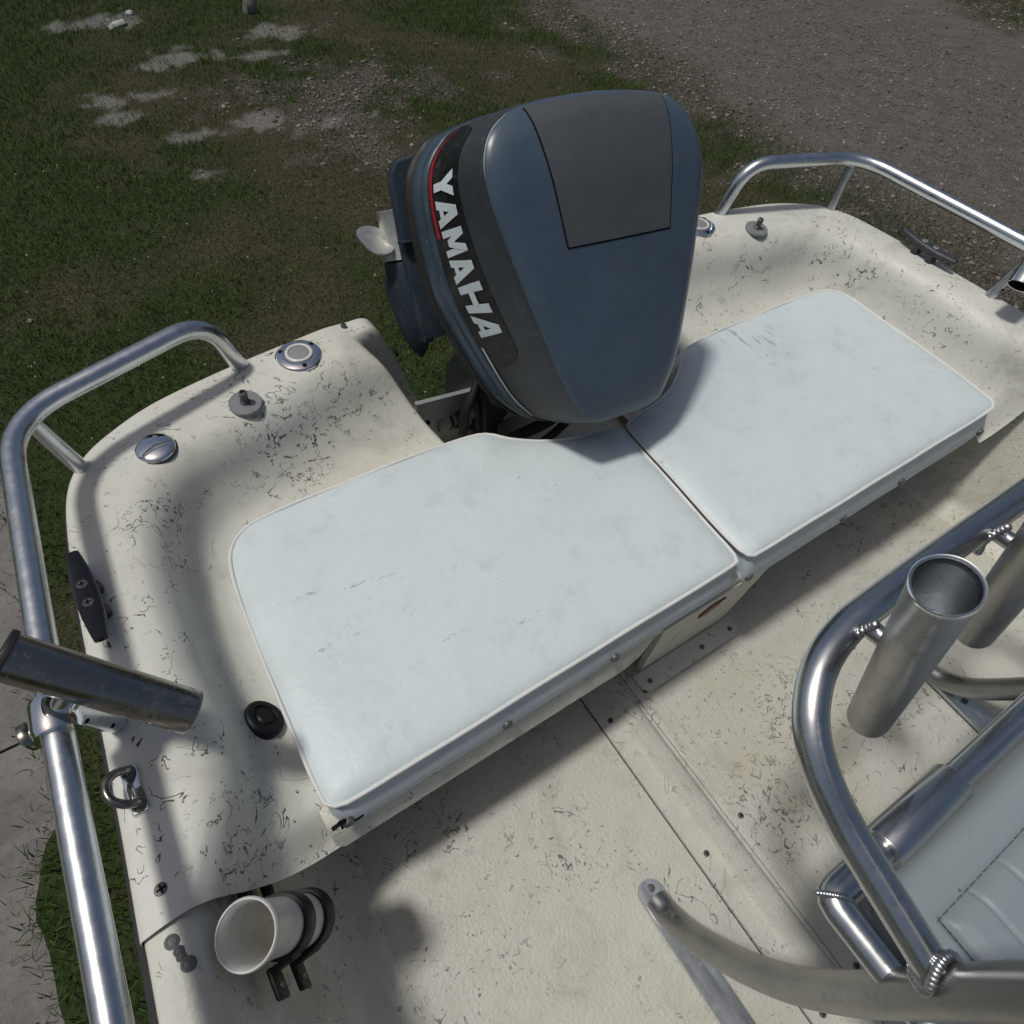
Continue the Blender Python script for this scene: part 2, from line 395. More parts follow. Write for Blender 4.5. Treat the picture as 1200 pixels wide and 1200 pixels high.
s = NT('lawn_soil_and_gravel')
at = s.n('ShaderNodeAttribute', attribute_name='cover'); sp = s.n('ShaderNodeSeparateColor'); s.l(at.outputs['Color'], sp.inputs[0])
n1 = s.noise(6, 6, .7); n2 = s.noise(55, 5, .7); n3 = s.noise(240, 3, .6); v1 = s.vor(75); v2 = s.vor(38)
vc = s.n('ShaderNodeTexVoronoi'); vc.inputs['Scale'].default_value = 75; s.l(s.co, vc.inputs['Vector'])
vs = s.n('ShaderNodeSeparateColor'); s.l(vc.outputs['Color'], vs.inputs[0])
grass = s.mix(s.ramp(n2, .35, .7), (.014, .024, .006), (.040, .056, .017))
dryc = s.mix(s.ramp(n2, .35, .7), (.030, .028, .015), (.075, .066, .038))
col = s.mix(at.outputs['Alpha'], grass, dryc)
stone = s.mix(vs.outputs[0], (.075, .065, .057), (.20, .178, .162))
stone = s.mix(s.ramp(v1, .25, .75, 0, .75), stone, (.03, .027, .024))
col = s.mix(s.math('MULTIPLY', sp.outputs[2], s.ramp(n2, .38, .55)), col, stone)
sandc = s.mix(s.ramp(n2, .3, .75), (.19, .185, .17), (.085, .08, .07))
col = s.mix(sp.outputs[1], col, sandc)
drv = s.mix(s.ramp(n1, .35, .7), (.128, .114, .101), (.084, .075, .067))
drv = s.mix(s.math('MULTIPLY', s.ramp(v1, .15, .6, 1, 0), .6), drv, stone)
drv = s.mix(s.math('MULTIPLY', s.ramp(n2, .52, .7), .7), drv, (.042, .037, .034))
drv = s.mix(s.ramp(n3, .55, .75, 0, .5), drv, (.21, .19, .18))
col = s.mix(sp.outputs[0], col, drv)
hh = s.math('ADD', s.math('MULTIPLY', v1, -.8), s.math('ADD', s.math('MULTIPLY', n2, .6), s.math('MULTIPLY', n3, .3)))
gm = s.fin(col, .9, 0, s.bump(hh, .7, .012), **{'Specular IOR Level': .2})
ground = fast_mesh('ground', np.stack([X, Y, Z], -1).reshape(-1, 3), F, gm)
set_col(ground, 'cover', np.stack([dr, sa, stn, dry], -1).reshape(-1, 4)); ground['kind'] = 'structure'

# concrete slab with a wandering, overgrown edge, in two poured bays
s = NT('worn_concrete')
a = s.noise(3.5, 6, .7); b = s.noise(45, 5, .7); c = s.noise(190, 3, .6)
col = s.mix(s.ramp(a, .35, .7), (.20, .19, .175), (.12, .115, .105)); col = s.mix(s.ramp(b, .5, .75, 0, .6), col, (.075, .07, .062))
col = s.mix(s.ramp(c, .6, .75, 0, .5), col, (.30, .29, .27))
M['concrete'] = s.fin(col, .85, 0, s.bump(s.math('ADD', b, s.math('MULTIPLY', c, .5)), .5, .006))
for (y0, y1) in ((-2.6, .615), (.625, 2.5)):
    ys = np.linspace(y0, y1, 220); g = Geo(); ze = GROUND-.006; L = []
    for y in ys:
        e = .16+conc_edge(y)+.05*(float(fbm(np.array([y+9.]), np.array([3.3]), 7, 81)[0])-.5)+.03*(float(fbm(np.array([y+9.]), np.array([3.3]), 25, 82)[0])-.5)
        L.append([(-5.5, y, ze-.1), (-5.5, y, ze), (-3, y, ze), (e-.03, y, ze), (e, y, ze-.012), (e+.005, y, ze-.1)])
    g.grid(L, flip=False); k = len(L[0]); n = len(L)
    g.F.append(tuple(range(k))); g.F.append(tuple((n-1)*k+i for i in reversed(range(k))))
    o = g.obj('concrete_slab', 'concrete', sharp=30); o['kind'] = 'structure'

# grass
def scatter(n, x0, x1, y0, y1): return RNG.uniform(x0, x1, n), RNG.uniform(y0, y1, n)
def in_view(x, y, z, margin=60):
    d = np.stack([x-CAMPOS.x, y-CAMPOS.y, z-CAMPOS.z], -1); zz = d @ np.array(_F)
    px = 600+FPX*(d @ np.array(R2))/zz; py = 600-FPX*(d @ np.array(U2))/zz
    return (zz > .1) & (px > -margin*4) & (px < 1200+margin*2) & (py > -margin*3) & (py < 1200+margin*3)
def blades(n, hmin, hmax, seed_keep, green, name, mat):
    x, y = scatter(n, -2.1, 9.4, -1.0, 7.3)
    dr, sa, st, dy = cover(x, y); r = RNG.random(n)
    dens = (1-dr)*(1-.80*sa)*(1-.55*st)*np.where(green, 1-.45*dy, .25+.75*dy)*(x > conc_edge(y)-.10+.16*RNG.random(n)**.6)
    k = (r < dens) & in_view(x, y, np.full(n, GROUND))
    x, y, dy = x[k], y[k], dy[k]; n = len(x); z = height(x, y)-.004
    ang = RNG.uniform(0, 2*math.pi, n); h = RNG.uniform(hmin, hmax, n)*(1-.35*dy)*(.6+.8*fbm(x, y, 2.2, 77)); lean = RNG.uniform(.2, 1.3, n)*h
    wd = RNG.uniform(.0010, .0024, n); px, py = -np.sin(ang), np.cos(ang); lx, ly = np.cos(ang+RNG.uniform(-.6, .6, n)), np.sin(ang)
    V = np.empty((n, 5, 3), np.float32)
    for i, (f, hz, wf) in enumerate(((0, 0, 1), (0, 0, -1), (.35, .62, -.75), (.35, .62, .75), (1, 1, 0))):
        V[:, i, 0] = x+lx*lean*f+px*wd*wf; V[:, i, 1] = y+ly*lean*f+py*wd*wf; V[:, i, 2] = z+h*hz
    b = np.arange(n)[:, None]*5
    F = np.concatenate([b+np.array([0, 1, 2]), b+np.array([0, 2, 3]), b+np.array([3, 2, 4])])
    o = fast_mesh(name, V.reshape(-1, 3), F, mat, smooth=False)
    tint = np.repeat(np.stack([RNG.random(n), dy, RNG.random(n), np.ones(n)], -1), 5, axis=0); set_col(o, 'tint', tint)
    o['kind'] = 'stuff'; return o
def m_grass(name, c0, c1, c2):
    s = NT(name); at = s.n('ShaderNodeAttribute', attribute_name='tint'); sp = s.n('ShaderNodeSeparateColor'); s.l(at.outputs['Color'], sp.inputs[0])
    col = s.mix(sp.outputs[0], c0, c1); col = s.mix(s.math('MULTIPLY', sp.outputs[1], sp.outputs[2]), col, c2)
    return s.fin(col, .6, 0, None, **{'Specular IOR Level': .12})
MG = m_grass('lawn_grass_blades', (.016, .042, .007), (.066, .108, .024), (.105, .098, .034))
MD = m_grass('dry_grass_blades', (.07, .058, .030), (.13, .105, .060), (.045, .042, .020))
g1 = blades(520000, .012, .050, 0, True, 'lawn_grass', MG); g1['label'] = 'short dark green lawn grass around the boat'; g1['category'] = 'grass'
g2 = blades(110000, .012, .034, 1, False, 'dry_grass', MD); g2['label'] = 'dry straw coloured grass thatch among the green lawn'; g2['category'] = 'grass'

# loose gravel: pebbles as low-poly stones joined in one mass
def pebbles(n, smin, smax, dens_fn, name, mat):
    x, y = scatter(n, -1.4, 9.4, .0, 7.3); dr, sa, st, dy = cover(x, y)
    k = (RNG.random(n) < dens_fn(dr, sa, st, x, y)) & in_view(x, y, np.full(n, GROUND)); x, y = x[k], y[k]; n = len(x); z = height(x, y)
    t = (1+5**.5)/2
    B = np.array([(-1, t, 0), (1, t, 0), (-1, -t, 0), (1, -t, 0), (0, -1, t), (0, 1, t), (0, -1, -t), (0, 1, -t), (t, 0, -1), (t, 0, 1), (-t, 0, -1), (-t, 0, 1)], float)/1.9
    IF = np.array([(0, 11, 5), (0, 5, 1), (0, 1, 7), (0, 7, 10), (0, 10, 11), (1, 5, 9), (5, 11, 4), (11, 10, 2), (10, 7, 6), (7, 1, 8), (3, 9, 4), (3, 4, 2), (3, 2, 6), (3, 6, 8), (3, 8, 9), (4, 9, 5), (2, 4, 11), (6, 2, 10), (8, 6, 7), (9, 8, 1)])
    V = B[None]*RNG.uniform(.72, 1.2, (n, 12, 1)); a = RNG.uniform(0, 6.28, n); ca, sa_ = np.cos(a)[:, None], np.sin(a)[:, None]
    sx, sy, sz = [RNG.uniform(lo, hi, n)[:, None] for lo, hi in ((.8, 1.4), (.6, 1.0), (.4, .7))]
    s = (smin+(smax-smin)*RNG.random(n)**2.5)[:, None]
    vx, vy, vz = V[..., 0]*sx*s, V[..., 1]*sy*s, V[..., 2]*sz*s
    W = np.stack([vx*ca-vy*sa_+x[:, None], vx*sa_+vy*ca+y[:, None], vz+z[:, None]+.12*s], -1)
    F = (np.arange(n)[:, None, None]*12+IF[None]).reshape(-1, 3)
    o = fast_mesh(name, W.reshape(-1, 3), F, mat, smooth=False)
    set_col(o, 'tint', np.repeat(np.stack([RNG.random(n), RNG.random(n), RNG.random(n), np.ones(n)], -1), 12, axis=0)); o['kind'] = 'stuff'; return o
s = NT('mixed_pebble_stone'); at = s.n('ShaderNodeAttribute', attribute_name='tint'); sp = s.n('ShaderNodeSeparateColor'); s.l(at.outputs['Color'], sp.inputs[0])
col = s.mix(sp.outputs[0], (.072, .059, .048), (.20, .168, .142)); col = s.mix(s.ramp(sp.outputs[1], .86, .95), col, (.27, .25, .23)); col = s.mix(s.ramp(sp.outputs[2], .8, .9), col, (.13, .10, .09))
MP = s.fin(col, .85)
p1 = pebbles(170000, .004, .0135, lambda d, sa, st, x, y: .7*d*(x < 7.2), 'drive_gravel', MP); p1['label'] = 'loose brown and grey gravel of the drive'; p1['category'] = 'gravel'
p2 = pebbles(60000, .006, .024, lambda d, sa, st, x, y: (.62*st+.07*sa)*(1-.6*d), 'stone_chips', MP); p2['label'] = 'scattered stone chips in the thin grass beside the drive'; p2['category'] = 'gravel'
def clover(n):
    x, y = scatter(n, -1.2, 3.2, .6, 4.0); k = x > conc_edge(y)+.1; x, y = x[k], y[k]; n = len(x); z = height(x, y)+RNG.uniform(.02, .04, n); r = RNG.uniform(.003, .0065, n)
    B = np.array([(1, 0, 0), (0, 1, 0), (-1, 0, 0), (0, -1, 0), (0, 0, 1), (0, 0, -1)], float); IF = np.array([(0, 1, 4), (1, 2, 4), (2, 3, 4), (3, 0, 4), (1, 0, 5), (2, 1, 5), (3, 2, 5), (0, 3, 5)])
    V = B[None]*r[:, None, None]+np.stack([x, y, z], -1)[:, None]; o = fast_mesh('clover_flowers', V.reshape(-1, 3), (np.arange(n)[:, None, None]*6+IF).reshape(-1, 3), m_plain('clover_white', (.42, .41, .36), .8))
    o['kind'] = 'stuff'; o['label'] = 'tiny white clover heads dotted over the lawn'; o['category'] = 'flowers'
clover(260)
def rock(name, label, x, y, sx, sy, sz, mat, ang=0, seed=1):
    r = np.random.default_rng(seed); g = Geo(); rings = []
    for i, (q, zz) in enumerate(((.75, -.3), (1, .0), (.95, .4), (.7, .8), (.35, 1.0), (.01, 1.02))):
        rings.append([(q*math.cos(a)*(1+r.uniform(-.16, .16)), q*math.sin(a)*(1+r.uniform(-.16, .16)), zz+r.uniform(-.06, .06)) for a in np.linspace(0, 2*math.pi, 11)[:-1]])
    R = np.array(rings); c, s_ = math.cos(ang), math.sin(ang); P = R.copy(); P[..., 0] = (R[..., 0]*sx*c-R[..., 1]*sy*s_); P[..., 1] = (R[..., 0]*sx*s_+R[..., 1]*sy*c); P[..., 2] = R[..., 2]*sz
    g.grid(P, closed_v=True, flip=True); o = g.obj(name, mat, sharp=25); o.location = (x, y, float(height(np.array([x]), np.array([y]))[0])+.004); o['label'] = label; o['category'] = 'rock'
M['whiterock'] = m_plain('white_rock', (.42, .42, .40), .8, .3, .4); M['greyrock'] = m_plain('grey_rock', (.20, .19, .175), .85, .3, .4)
rock('rock', 'long white stone lying on the bare sand patch', .17, 5.88, .085, .035, .03, 'whiterock', .5, 3)
rock('rock', 'small round white stone beside the long white stone', .31, 6.1, .035, .03, .025, 'whiterock', 0, 5)
rock('rock', 'squat grey block of stone at the edge of the sand', 1.2, 5.93, .06, .05, .10, 'greyrock', .3, 8)

# ------------------------------------------------------------------ boat
boat = empty('boat', 'cream fibreglass skiff with crazed gelcoat, stern bench and aluminium rails', 'boat')
def part(o, parent=None):
    o.parent = parent or boat; return o

# outlines of the left half, fore to aft to notch (x negative): outer edge, mid roll, foot of the coaming
O_ = [(-1.004, -.432), (-.990, -.30), (-.974, -.12), (-.963, 0), (-.947, .13), (-.928, .215), (-.895, .268), (-.845, .305), (-.76, .342), (-.62, .370), (-.50, .386), (-.42, .395), (-.355, .400), (-.29, .403), (-.225, .405)]
W_ = [(-.932, -.428), (-.868, -.30), (-.860, -.12), (-.850, 0), (-.832, .09), (-.812, .135), (-.785, .170), (-.745, .196), (-.68, .212), (-.58, .234), (-.49, .257), (-.42, .272), (-.355, .283), (-.29, .288), (-.225, .290)]
I_ = [(-.792, -.416), (-.778, -.30), (-.776, -.12), (-.770, 0), (-.757, .035), (-.742, .060), (-.722, .080), (-.698, .090), (-.64, .094), (-.55, .096), (-.46, .095), (-.40, .092), (-.345, .088), (-.285, .082), (-.225, .075)]
NS = 14
Oc, Wc, Ic = [np.array(crom(q, NS)) for q in (O_, W_, I_)]
def notch_z(x, y):
    """the liner is cut off steeply, the transom skin behind it slopes down to the clamp board"""
    m = sst(y, .338, .362); x0 = (1-m)*(-.366+.19*np.clip(.33-y, -.05, .25))+m*-.333; sl = (1-m)*7.0+m*3.1; k = .011
    return np.maximum(-sl*k*np.logaddexp(0, (x-x0)/k), -.345)
def liner_section(i):
    O, W, I = Oc[i], Wc[i], Ic[i]; n = (O-W)/np.linalg.norm(O-W)
    f = float(1-sst(np.array(I[1]), -.416, -.362))
    zi = -.142-.053*f
    P3 = [(*(O-n*.010), .0), (*(O*.60+W*.40), .004), (*(O*.28+W*.72), .003), (*(O*.10+W*.90), -.006), (*(W*.94+I*.06), -.030), (*(W*.78+I*.22), -.078-.01*f), (*(W*.55+I*.45), -.116-.03*f), (*(W*.28+I*.72), -.134-.045*f), (*I, zi)]
    top = crom(P3, 7)
    lip = [(*(O+n*.001), -.045), (*(O+n*.001), -.016), (*(O-n*.001), -.007), (*(O-n*.004), -.002)]
    A = np.array(lip+[tuple(q) for q in top])
    # transom notch: cap drops to the clamp board, with a crease between outer skin and liner
    zn = notch_z(A[:, 0], A[:, 1])
    k = .010
    zs = -k*np.logaddexp(-A[:, 2]/k, -zn/k); m_ = sst(A[:, 0], -.44, -.375); z = A[:, 2]*(1-m_)+zs*m_
    A[:, 2] = z
    return A
NSEC = len(Oc)
# denser in the notch
secs = []
for i in range(NSEC):
    secs.append(liner_section(i))
LS = np.array(secs)
RS = LS.copy(); RS[..., 0] *= -1
for P_, fl_ in ((LS, True), (RS, False)):
    g = Geo(); g.grid(P_, flip=fl_); liner = part(g.obj('stern_liner', 'gelcoat', sharp=60)); liner['label'] = 'moulded stern cap and coaming with crazed gelcoat'
# thickness edge where the liner ends on the side deck
for sg in (-1, 1):
    g = Geo(); E0 = LS[0].copy(); E0[:, 0] *= -sg if sg > 0 else 1
    E0 = LS[0]*np.array([1 if sg < 0 else -1, 1, 1]); E1 = E0+np.array([0, .001, -.0065]); g.grid(np.stack([E0, E1])); part(g.obj('liner_edge', 'bench'))

# hull shell outside
def hull_levels(P, zt):
    x, y = P; lv = []
    for z, fx, fy in ((0, 1, 0), (-.06, .998, 0), (-.30, .975, -.012), (-.55, .93, -.03), (-.72, .86, -.05), (-.84, .5, -.07), (-.90, .0, -.07)):
        lv.append((x*fx, y+fy*(1 if y > .1 else 0), min(zt-.03, -.03) if z == 0 else min(z, zt-.04)))
    return lv
fwd = [(0, -4.6), (-.25, -4.5), (-.55, -4.1), (-.85, -3.3), (-1.02, -2.3), (-1.06, -1.5), (-1.045, -.95), (-1.02, -.60)]
fc = np.array(crom(fwd+[O_[0]], 10))[:-1]
HO = np.vstack([fc, Oc]); HZ = np.r_[np.zeros(len(fc)), LS[:, 1, 2]]
cen = np.array([(x, .406) for x in (-.18, -.1, 0)]); HO = np.vstack([HO, cen]); HZ = np.r_[HZ, [LS[-1, 1, 2]]*3]
HL = np.array([hull_levels(p, z) for p, z in zip(HO, HZ)])
g = Geo(); g.grid(HL); HR = HL.copy(); HR[..., 0] *= -1; g.grid(HR, flip=True)
part(g.obj('hull', 'hull', sharp=40))
# black rubber rub rail round the gunwale
for sg in (-1, 1):
    P = [(-sg*p[0]*1.0 if sg > 0 else p[0], p[1], -.034) for p in HO[:-22]]
    P = [(sg*abs(p[0]), p[1], -.034) for p in HO if p[1] < .22]
    g = Geo(); g.tube(P, .011, 8); part(g.obj('rub_rail', 'rubber'))

# side decks and inner sides forward of the liner (run on below it to the transom)
def side_section(O):
    x, y = O; a = abs(x); n = 1
    aft = sst(np.array(y), -.40, -.30)
    q = [(a-.001, -.04), (a-.003, -.014), (a-.012, -.0075-.03*aft), (a-.034, -.006-.03*aft), (a-.050, -.012-.03*aft), (a-.062, -.035-.03*aft), (a-.072, -.08-.03*aft), (a-.120, -.25), (a-.155, -.365), (a-.174, -.402), (a-.21, -.4185), (a-.26, -.421)]
    return [(-px, y, pz) for px, pz in crom([(*p,) for p in q], 4)]
path = [p for p in HO if p[1] < .24 and p[0] < -.40]
SS = np.array([side_section(p) for p in path if p[0] < -.45])
for sg in (-1, 1):
    S2 = SS.copy(); S2[..., 0] *= -sg
    g = Geo(); g.grid(S2, flip=(sg < 0)); part(g.obj('inner_side', 'side', sharp=60))
# cockpit floor with a screwed tunnel cover
fp = [(-abs(p[0])+.20, p[1]) for p in path if p[0] < -.45]
g = Geo(); rows = []
for x, y in fp: rows.append([(x+(-2*x)*k/24, y, FLOOR) for k in range(25)])
g.grid(rows, flip=True); floor = part(g.obj('cockpit_floor', 'floor'))
floor['label'] = 'cream nonskid cockpit floor with a tunnel cover'
g = Geo(); prof = [(-.287, .0005), (-.2865, .0045), (-.252, .005), (-.246, .007), (-.238, .018), (-.212, .019), (-.204, .014), (-.198, .0055), (-.188, .005), (-.182, .0065), (-.176, .0055), (-.150, .005), (-.1495, .0005)]
g.grid([[(x, y, FLOOR+z+.001) for x, z in prof] for y in np.linspace(-2.2, .20, 40)], flip=False)
cover_o = part(g.obj('tunnel_cover', 'floor', sharp=50), floor)
for x in (-.2885, -.1480, -.1905):
    g = Geo(); g.box((x, -1.0, FLOOR+(.0008 if x < -.2 or x > -.16 else .0058)), (.0015 if x < -.2 else .0009, 2.4, .0012)); part(g.obj('floor_seam', 'dark', smooth=False), floor)
def screw(o, ax=(0, 0, 1), r=.0055, mat='screw', parent=None, cross=True, h=.0025):
    g = Geo(); g.lathe([(0, -.004), (r, -.004), (r, h*.35), (r*.8, h), (r*.35, h*1.15), (0, h*1.15)], o, ax, 14)
    p = part(g.obj('screw', mat), parent)
    if cross:
        ax = Vector(ax).normalized(); hh = Vector((1, 0, 0)) if abs(ax.x) < .8 else Vector((0, 1, 0)); x = (hh-ax*hh.dot(ax)).normalized(); y = ax.cross(x)
        a = random.uniform(0, 1.5); x, y = x*math.cos(a)+y*math.sin(a), y*math.cos(a)-x*math.sin(a)
        g2 = Geo(); R = Matrix((x, y, ax)).transposed(); c = Vector(o)+ax*(h*1.15)
        g2.box(c, (r*1.2, r*.26, .0006), R); g2.box(c+ax*.0001, (r*.26, r*1.2, .0006), R)
        g.V += g2.V
        q = mesh_obj('screw_slot', g2.V, g2.F, 'dark', None, False)
        q.parent = p if (p.parent == boat) else p.parent
    return p
for y in (-.441, -.718, -.99, -1.3): screw((-.265, y, FLOOR+.0065), parent=floor); screw((-.167, y+.012, FLOOR+.0065), parent=floor)

# bench top panel with rolled front edge and motor cut-out
half = [(-.797, -.375), (-.80, -.28), (-.80, 0), (-.78, .07), (-.74, .105), (-.69, .118), (-.30, .112), (-.252, .088), (-.222, .045), (-.165, .008), (-.10, -.014), (-.03, -.022)]
ol = np.array(half+[(-x, y) for x, y in reversed(half)])
g = Geo(); rings = []
frontfix = []
F_ = [(.785-1.57*k/40, -.402) for k in range(41)]
outl = [tuple(p) for p in ol]+[(.797, -.396)]+F_+[(-.797, -.396)]
cx = np.array([0, -.25])
for z, ins in ((-.186, -.006), (-.196, -.014), (-.192, -.0175), (-.172, -.010), (-.150, -.001), (-.143, .008), (-.141, .02)):
    rings.append([(x, y+((ins if ins > 0 else ins*(1-float(sst(np.array(x), -.26, -.19)))) if y < -.35 else 0), (z if z > -.16 else -.16+(z+.16)*(1-.45*float(sst(np.array(x), -.26, -.19))))-.0025) for x, y in outl])
g.grid(rings, closed_v=True); k = len(outl)
b0 = 6*k; g.F.append(tuple(b0+i for i in range(k)))
g.F.append(tuple(reversed(range(k))))
bench = part(g.obj('stern_bench', 'bench', sharp=45)); bench['label'] = 'cream fibreglass bench panel under the seat cushions'

# bench pedestal, vertical face with flange and screws
g = Geo(); yf = -.393
for pts, y0, y1 in (([(-.152, FLOOR+.006), (.078, FLOOR+.006), (.086, -.168), (-.182, -.168)], yf, yf+.012),): 
    V = [(x, y-(.0135 if z > -.3 else 0), z) for y in (y0, y1) for x, z in pts]; g.add(V, [(0, 1, 2, 3), (7, 6, 5, 4), (0, 4, 5, 1), (1, 5, 6, 2), (2, 6, 7, 3), (3, 7, 4, 0)])
for x0, x1 in ((-.170, -.195), (.060, .066)):
    pass
ped = part(g.obj('bench_pedestal', 'bench', smooth=False)); ped['label'] = 'cream pedestal panel with a dark red scuff'
for x in (.068,): g = Geo(); g.box((x, -.262, (FLOOR-.18)/2), (.012, .236, .236)); part(g.obj('side_panel', 'bench', smooth=False), ped)
g = Geo(); fl = [(-.172, -.395), (-.172, -.425), (-.160, -.437), (.080, -.437), (.098, -.428), (.100, -.395)]
V = [(x, y, z) for z in (FLOOR+.0075, FLOOR+.0125) for x, y in fl]; n = len(fl); g.add(V, [tuple(range(n, 2*n)), tuple(reversed(range(n)))]+[(i, (i+1) % n, n+(i+1) % n, n+i) for i in range(n)])
part(g.obj('flange', 'bench', smooth=False), ped)
for x in (-.147, -.002, .080): screw((x, -.42, FLOOR+.0125), parent=ped, cross=False)
g = Geo(); rr = np.random.default_rng(4); P = [(-.048+.026*math.cos(a)*(1+rr.uniform(-.3, .3)), yf-.0012-.0125, -.213+.017*math.sin(a)*(1+rr.uniform(-.4, .4))+.35*.026*math.cos(a)) for a in np.linspace(0, 6.28, 19)[:-1]]
P = [(x, y-.055*(z+.213), z) for x, y, z in P]; g.add(P+[(p[0], p[1]+.004, p[2]) for p in P], [tuple(range(18))]+[(i, (i+1) % 18, 18+(i+1) % 18, 18+i) for i in range(18)]); part(g.obj('red_scuff_mark', 'redmark', smooth=False), ped)

# motor well: transom board, plate, well tray
g = Geo(); g.box((0, .352, -.56), (.50, .09, .50), None, .01); part(g.obj('transom_board', 'gelcoat'))
g = Geo(); P = [(-.288, -.30), (-.288, -.190), (-.142, -.212), (-.10, -.232), (-.10, -.33)]
V = [(x, y, z) for y in (.292, .303) for x, z in P]; n = 5; g.add(V, [tuple(range(n)), tuple(reversed(range(n, 2*n)))]+[(i, n+i, n+(i+1) % n, (i+1) % n) for i in range(n)])
tp = part(g.obj('transom_plate', 'plate', smooth=False)); tp['label'] = 'grey metal plate bolted inside the transom notch'
for x, z in ((-.262, -.258), (-.225, -.287), (-.16, -.255)): screw((x, .2915, z), (0, -1, 0), .007, 'dark', tp, False, .003)
g = Geo(); g.box((0, .13, -.385), (.80, .34, .02))
part(g.obj('motor_well', 'bench', smooth=False))
for sx in (-1, 1):
    screw((sx*.283, .386, -.118), (sx*-.95, .0, .32), .008, 'dark', None, False)
    screw((sx*.395, .379, .0005), (0, 0, 1), .0055, 'screw', None)

# fittings on the stern cap -------------------------------------------------
ALLP = LS[:, 5:].reshape(-1, 3)
def on_liner(x, y):
    d = np.hypot(ALLP[:, 0]+abs(x), ALLP[:, 1]-y); k = np.argsort(d)[:14]; A_ = np.c_[ALLP[k, 0], ALLP[k, 1], np.ones(len(k))]
    c_, *_ = np.linalg.lstsq(A_, ALLP[k, 2], rcond=None); n_ = Vector((-c_[0], -c_[1], 1)).normalized(); zz = float(c_[0]*-abs(x)+c_[1]*y+c_[2])
    return zz, (n_ if x < 0 else Vector((-n_.x, n_.y, n_.z)))
def fitting_light(sx):
    o = (sx*.504, .331, .0005)
    g = Geo(); g.lathe([(.0425, 0), (.0425, .003), (.040, .007), (.034, .0095), (.027, .0105), (.0245, .0100)], o, n=40); p = part(g.obj('stern_light', 'chrome'))
    g = Geo(); g.lathe([(.0245, .009), (.0245, .0125), (.0225, .0135), (.0195, .0125), (.019, .010)], o, n=36); part(g.obj('lens_ring', 'pvc'), p)
    g = Geo(); g.lathe([(.0192, .009), (.0185, .0115), (.012, .0122), (0, .0124)], o, n=30); part(g.obj('lens', 'grey'), p)
    for a in (-95, 25, 145):
        q = (o[0]+.033*math.cos(math.radians(a)), o[1]+.033*math.sin(math.radians(a)), .0095); g = Geo(); g.lathe([(.0045, -.003), (.0045, .0008), (.003, .0014), (0, .0009)], q, n=12); part(g.obj('screw', 'dark'), p)
    g = Geo(); g.lathe([(.0445, 0), (.0440, .0022), (.0425, .0022)], o, n=36); part(g.obj('gasket', 'rubber'), p)
def fitting_socket(sx):
    zz, nn_ = on_liner(-.631, .262); o = (sx*.631, .259, zz+.0035); ax = (nn_.x*.5*-sx, nn_.y*.5, 1)
    g = Geo(); g.lathe([(.0275, -.004), (.0275, .0012), (.0265, .0024), (.0, .0028)], o, ax, 36); p = part(g.obj('pole_socket', 'disc'))
    g = Geo(); g.lathe([(.0085, .002), (.0085, .006), (.0062, .008), (.0062, .014), (.0072, .015), (.0072, .026), (.0045, .028), (.004, .023), (0, .023)], o, ax, 16); part(g.obj('stud', 'screw'), p)
for sx in (-1, 1): fitting_light(sx); fitting_socket(sx)
# flush chrome filler cap, left
o = (-.789, .231, .001); g = Geo(); g.lathe([(.031, -.002), (.031, .003), (.0295, .0052), (.024, .0075), (.016, .0095), (.008, .0105), (.0, .0108)], o, (0, 0, 1), 36); p = part(g.obj('filler_cap', 'chrome')); p['label'] = 'small flush chrome cap with a finger slot'
g = Geo(); g.lathe([(.0335, -.001), (.033, .002), (.031, .0025)], o, (0, 0, 1), 36); part(g.obj('gasket', 'rubber'), p)
g = Geo(); n = 12; V = []
for k in range(n+1):
    a = math.radians(38+70*k/n); V.append((o[0]+.0285*math.cos(a), o[1]+.0285*math.sin(a), .0075)); V.append((o[0]+(.0285-.011*math.sin(math.pi*k/n))*math.cos(a), o[1]+(.0285-.011*math.sin(math.pi*k/n))*math.sin(a), .0098))
g.add(V, [(2*k, 2*k+1, 2*k+3, 2*k+2) for k in range(n)]); part(g.obj('finger_slot', 'dark'), p)

def cleat(sx):
    o = Vector((sx*.939, -.010, -.004)); g = Geo(); rings = []
    for t, wd, zc, th in ((-.076, .003, .036, .002), (-.074, .0085, .036, .0055), (-.055, .0115, .034, .0075), (-.03, .0145, .031, .0095), (0, .0155, .030, .0105), (.03, .0145, .031, .0095), (.055, .0115, .034, .0075), (.074, .0085, .036, .0055), (.076, .003, .036, .002)):
        rings.append([o+Vector((wd*math.copysign(abs(math.cos(a))**.7, math.cos(a)), t, zc+th*math.copysign(abs(math.sin(a))**.7, math.sin(a)))) for a in np.linspace(0, 2*math.pi, 17)[:-1]])
    g.grid(rings, closed_v=True, flip=True); p = part(g.obj('cleat', 'nylon', sharp=50)); p['label'] = 'black nylon horn cleat on the gunwale'
    for dy in (-.021, .021):
        g = Geo(); g.box(o+Vector((0, dy, .015)), (.034, .017, .024), None, .006); part(g.obj('cleat_foot', 'nylon'), p)
        g = Geo(); g.lathe([(.0068, 0), (.0064, .0016), (.003, .0022), (0, .0020)], o+Vector((0, dy*.75, .0400)), n=16); s1 = part(g.obj('screw', 'brass'), p)
        g = Geo(); g.box(o+Vector((0, dy*.75, .0420)), (.0085, .0017, .0008)); g.box(o+Vector((0, dy*.75, .0421)), (.0017, .0085, .0008)); part(g.obj('screw_slot', 'dark', smooth=False), p)
for sx in (-1, 1): cleat(sx)
